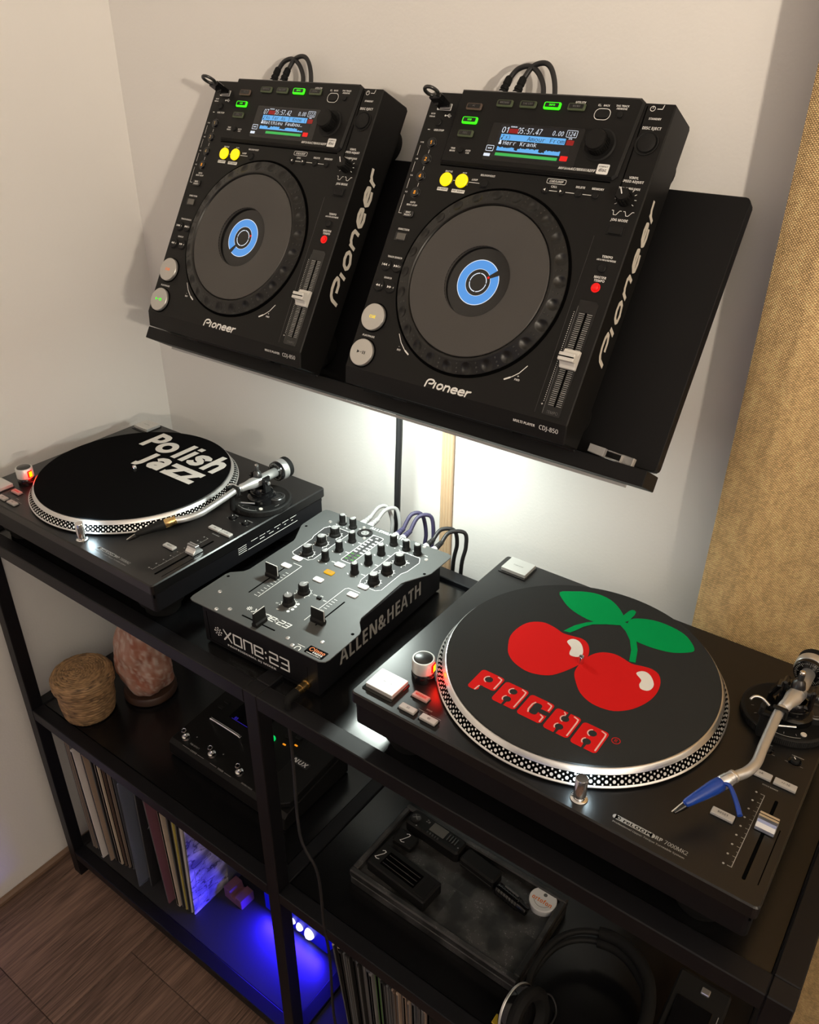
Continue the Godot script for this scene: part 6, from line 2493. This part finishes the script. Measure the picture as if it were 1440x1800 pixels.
func records() -> void:
	var cols := {
		"grey": lin(0.17, 0.165, 0.165), "tan": lin(0.34, 0.25, 0.19), "white": lin(0.66, 0.62, 0.60), "red": lin(0.16, 0.008, 0.01), "cream": lin(0.52, 0.43, 0.33),
		"brown": lin(0.11, 0.07, 0.05), "black": lin(0.012, 0.012, 0.012), "slate": lin(0.09, 0.095, 0.105), "green": lin(0.10, 0.22, 0.065), "yellow": lin(0.55, 0.45, 0.10), "pale": lin(0.46, 0.45, 0.55), "rose": lin(0.16, 0.065, 0.085), "kraft": lin(0.25, 0.19, 0.15)}
	for k in cols:
		mk("rec_" + k, cols[k], 0.6)
	var st: SurfaceTool
	var g1 := "records at the wall end of the lowest board"
	var L := [
		[0.092, 0.430, 6.0, 0.000, "grey", "grey sleeve nearest the wall, first of the upright records on the lowest board"],
		[0.1005, 0.436, 5.0, 0.004, "tan", "tan speckled sleeve next to the grey one nearest the wall"],
		[0.1075, 0.436, 5.0, 0.006, "kraft", "brown paper sleeve between the tan speckled sleeve and a dark one"],
		[0.1145, 0.434, 4.5, 0.008, "grey", "second grey sleeve from the wall, just before the dark one"],
		[0.1215, 0.430, 5.0, 0.012, "black", "dark sleeve just before the bright white one by the wall"],
		[0.139, 0.442, 8.0, 0.030, "white", "bright white sleeve standing proud among the records by the wall"],
		[0.1515, 0.432, 6.5, 0.022, "red", "dark red sleeve right behind the bright white sleeve"],
		[0.1605, 0.436, 5.0, 0.016, "tan", "tan torn-edged sleeve next to the dark red one"],
		[0.171, 0.430, 5.0, 0.004, "black", "thin dark sleeve between two tan ones"],
		[0.1835, 0.428, 12.0, 0.0, "cream", "thick cream sleeve in the middle of the records by the wall"],
		[0.196, 0.426, 6.0, -0.004, "brown", "brown sleeve after the thick cream one"],
		[0.2055, 0.424, 7.0, -0.01, "kraft", "kraft paper sleeve, last but one of the tight row by the wall"],
		[0.216, 0.421, 7.0, -0.016, "slate", "slate grey sleeve ending the tight row of records by the wall"]]
	for q in L:
		sleeve(q[0], q[1] + 0.004, q[2], q[3], K["rec_" + q[4]], q[5], g1)
	var g2 := "leaning records lit blue on the lowest board"
	var s1 := sleeve(0.262, 0.444, 2.2, -0.03, K.sleeve_film, "loose clear plastic sleeve jutting out in the middle of the lowest board", g2)
	s1.rotation.y = 0.03
	var s2 := sleeve(0.281, 0.428, 5.0, -0.05, K.rec_black, "black sleeve with a white scribble behind the jutting clear sleeve", g2)
	org = Vector3.ZERO
	fr = Transform3D(Basis(Vector3(0, 0, -0.001), Vector3(0, -0.001, 0), Vector3(0.001, 0, 0)), Vector3(0.0026, 0.16, 0))
	st = S()
	ln(st, [14, -14, 20, -24, 24, -6, 28, -20, 30, 2, 38, -8], 1.6, 0.2)
	put("scribble", st, K.print_white, s2)
	sleeve(0.3395, 0.432, 5.0, 0.035, K.rec_rose, "rose sleeve in a milky plastic cover, before the tan one lit blue", g2)
	sleeve(0.330, 0.424, 4.0, 0.03, K.rec_pale, "pale sleeve leaning on the rose one, its upper edge lit blue", g2)
	sleeve(0.360, 0.424, 9.0, 0.005, K.rec_cream, "thick cream sleeve in the blue-lit group of records", g2)
	sleeve(0.371, 0.421, 5.0, -0.02, K.rec_black, "black sleeve beside the thick cream one lit blue", g2)
	sleeve(0.379, 0.420, 5.0, -0.035, K.rec_yellow, "sleeve with a yellow edge near the big blue-lit cover", g2)
	sleeve(0.3865, 0.419, 5.0, -0.045, K.rec_black, "black sleeve behind the white-edged one next to the blue-lit cover", g2)
	sleeve(0.393, 0.418, 5.0, -0.055, K.rec_white, "white-edged sleeve directly behind the lettered blue-lit cover", g2)
	var cv := sleeve(0.4005, 0.417, 5.0, -0.066, K.cover_art, "record cover with hand-drawn white lettering, lit blue, facing the lamp box", g2)
	fr = Transform3D(Basis(Vector3(0, -0.001, 0), Vector3(0, 0, 0.001), Vector3(0.001, 0, 0)), Vector3(0.0026, 0.314, -0.312))
	org = Vector3.ZERO
	st = S()
	text(st, "BALLIMAXX", 190, 172, 34, 0.2, true, 190)
	text(st, "HI·FI", 150, 105, 26, 0.2, true, 80)
	stroke(st, rrect(240, 288, 120, 26, 1), 2.2, 0.2, true, false)
	text(st, "CLASSIC REMIX LP", 240, 288, 10, 0.2, true, 104)
	ln(st, [40, 20, 70, 60, 60, 110, 90, 150, 80, 200], 1.2, 0.2)
	ln(st, [120, 10, 150, 40, 140, 70], 1.2, 0.2)
	put("cover_lettering", st, K.print_soft, cv)
	st = S()
	text(st, "BALLIMAXX", 189, 171, 30, 0.35, true, 184)
	put("cover_lettering_core", st, K.cover_dark, cv)
	var cv2 := sleeve(0.4085, 0.330, 4.0, -0.066, K.rec_slate, "dark sleeve showing behind the lettered blue-lit cover", g2)
	# record block
	var pb := thing("record_rest", "small pink ridged block standing beside the blue-lit record cover", "block")
	pb.position = Vector3(0.4455, 0.0755, 0.336)
	pb.rotation.y = deg_to_rad(-2.0)
	org = Vector3.ZERO
	st = S()
	var bp := pv([-26, 0, 26, 0, 26, 26, 8, 26, 6, 14, -4, 14, -8, 30, -26, 30])
	ext(st, bp, Transform3D(Basis(Vector3(0.001, 0, 0), Vector3(0, 0.001, 0), Vector3(0, 0, 0.001)), org), -17, 17, 1)
	put("block", st, K.rec_rose, pb)
	# lamp box
	var lb := thing("lamp_box", "low translucent blue lamp box glowing on the lowest board", "lamp")
	lb.position = Vector3(0.587, 0.075, 0.30)
	st = S()
	slab(st, rrect(0, 0, 168, 40, 3), 0, 50, 1)
	put("case", st, K.box_blue, lb)
	st = S()
	for q in [[-4.0, 26.0, 6.0], [14.0, 24.0, 8.0], [40.0, 26.0, 11.0]]:
		var pr := []
		for i in 9:
			var a := -PI / 2 + PI * i / 8
			pr.append_array([maxf(0.0, q[2] * cos(a)), q[2] * 1.3 * sin(a)])
		lathe(st, Transform3D(Basis(), Vector3(q[0], q[1], 20.0) * 0.001), prof_mm(pr), 20)
	put("bulb", st, K.bulb_blue, lb)
	# the dense row in the other bay
	var g3 := "records in the bay beside the lamp box"
	var rng := RandomNumberGenerator.new()
	rng.seed = 5
	var seq := [["cream", 4.0], ["black", 3.5], ["cream", 6.0], ["black", 8.0], ["slate", 3.5], ["black", 5.0], ["black", 4.0], ["grey", 3.0], ["black", 6.0], ["slate", 4.5], ["black", 4.0], ["grey", 5.0], ["black", 4.5], ["slate", 7.0], ["grey", 6.0], ["green", 9.0], ["grey", 4.0], ["black", 6.0], ["black", 4.0], ["slate", 3.5], ["black", 5.0], ["tan", 3.5], ["brown", 4.0], ["tan", 5.0], ["kraft", 4.0], ["tan", 6.0], ["cream", 4.0], ["kraft", 5.0], ["slate", 6.0], ["grey", 4.0], ["black", 5.0], ["grey", 4.0], ["tan", 4.0], ["black", 6.0]]
	var names := {"cream": "cream sleeve", "black": "black sleeve", "slate": "slate sleeve", "grey": "grey sleeve", "green": "light green sleeve, the only green one", "tan": "tan sleeve", "brown": "brown sleeve", "kraft": "kraft paper sleeve"}
	var x := 0.802
	var prev := "the lamp box"
	var seen_ := {}
	for i in seq.size():
		var q: Array = seq[i]
		var key: String = q[0]
		seen_[key] = seen_.get(key, 0) + 1
		var ord: String = ["first", "second", "third", "fourth", "fifth", "sixth", "seventh", "eighth", "ninth", "tenth", "eleventh", "twelfth", "thirteenth"][seen_[key] - 1]
		var lb2 := "%s %s from the lamp box in the crowded record bay" % [ord, names[key]]
		if key == "green":
			lb2 = "light green sleeve, the only green one in the crowded record bay"
		elif key == "brown":
			lb2 = "brown sleeve between two tan ones in the crowded record bay"
		x += q[1] * 0.0005
		var lean := lerpf(0.10, 0.02, float(i) / seq.size())
		if i < 4:
			lean = 0.13 - 0.01 * i
		sleeve(x + (314.0 * sin(lean)) * 0.001, 0.440 + rng.randf_range(-0.004, 0.004), q[1], lean, K["rec_" + key], lb2, g3)
		x += q[1] * 0.0005 + 0.0006
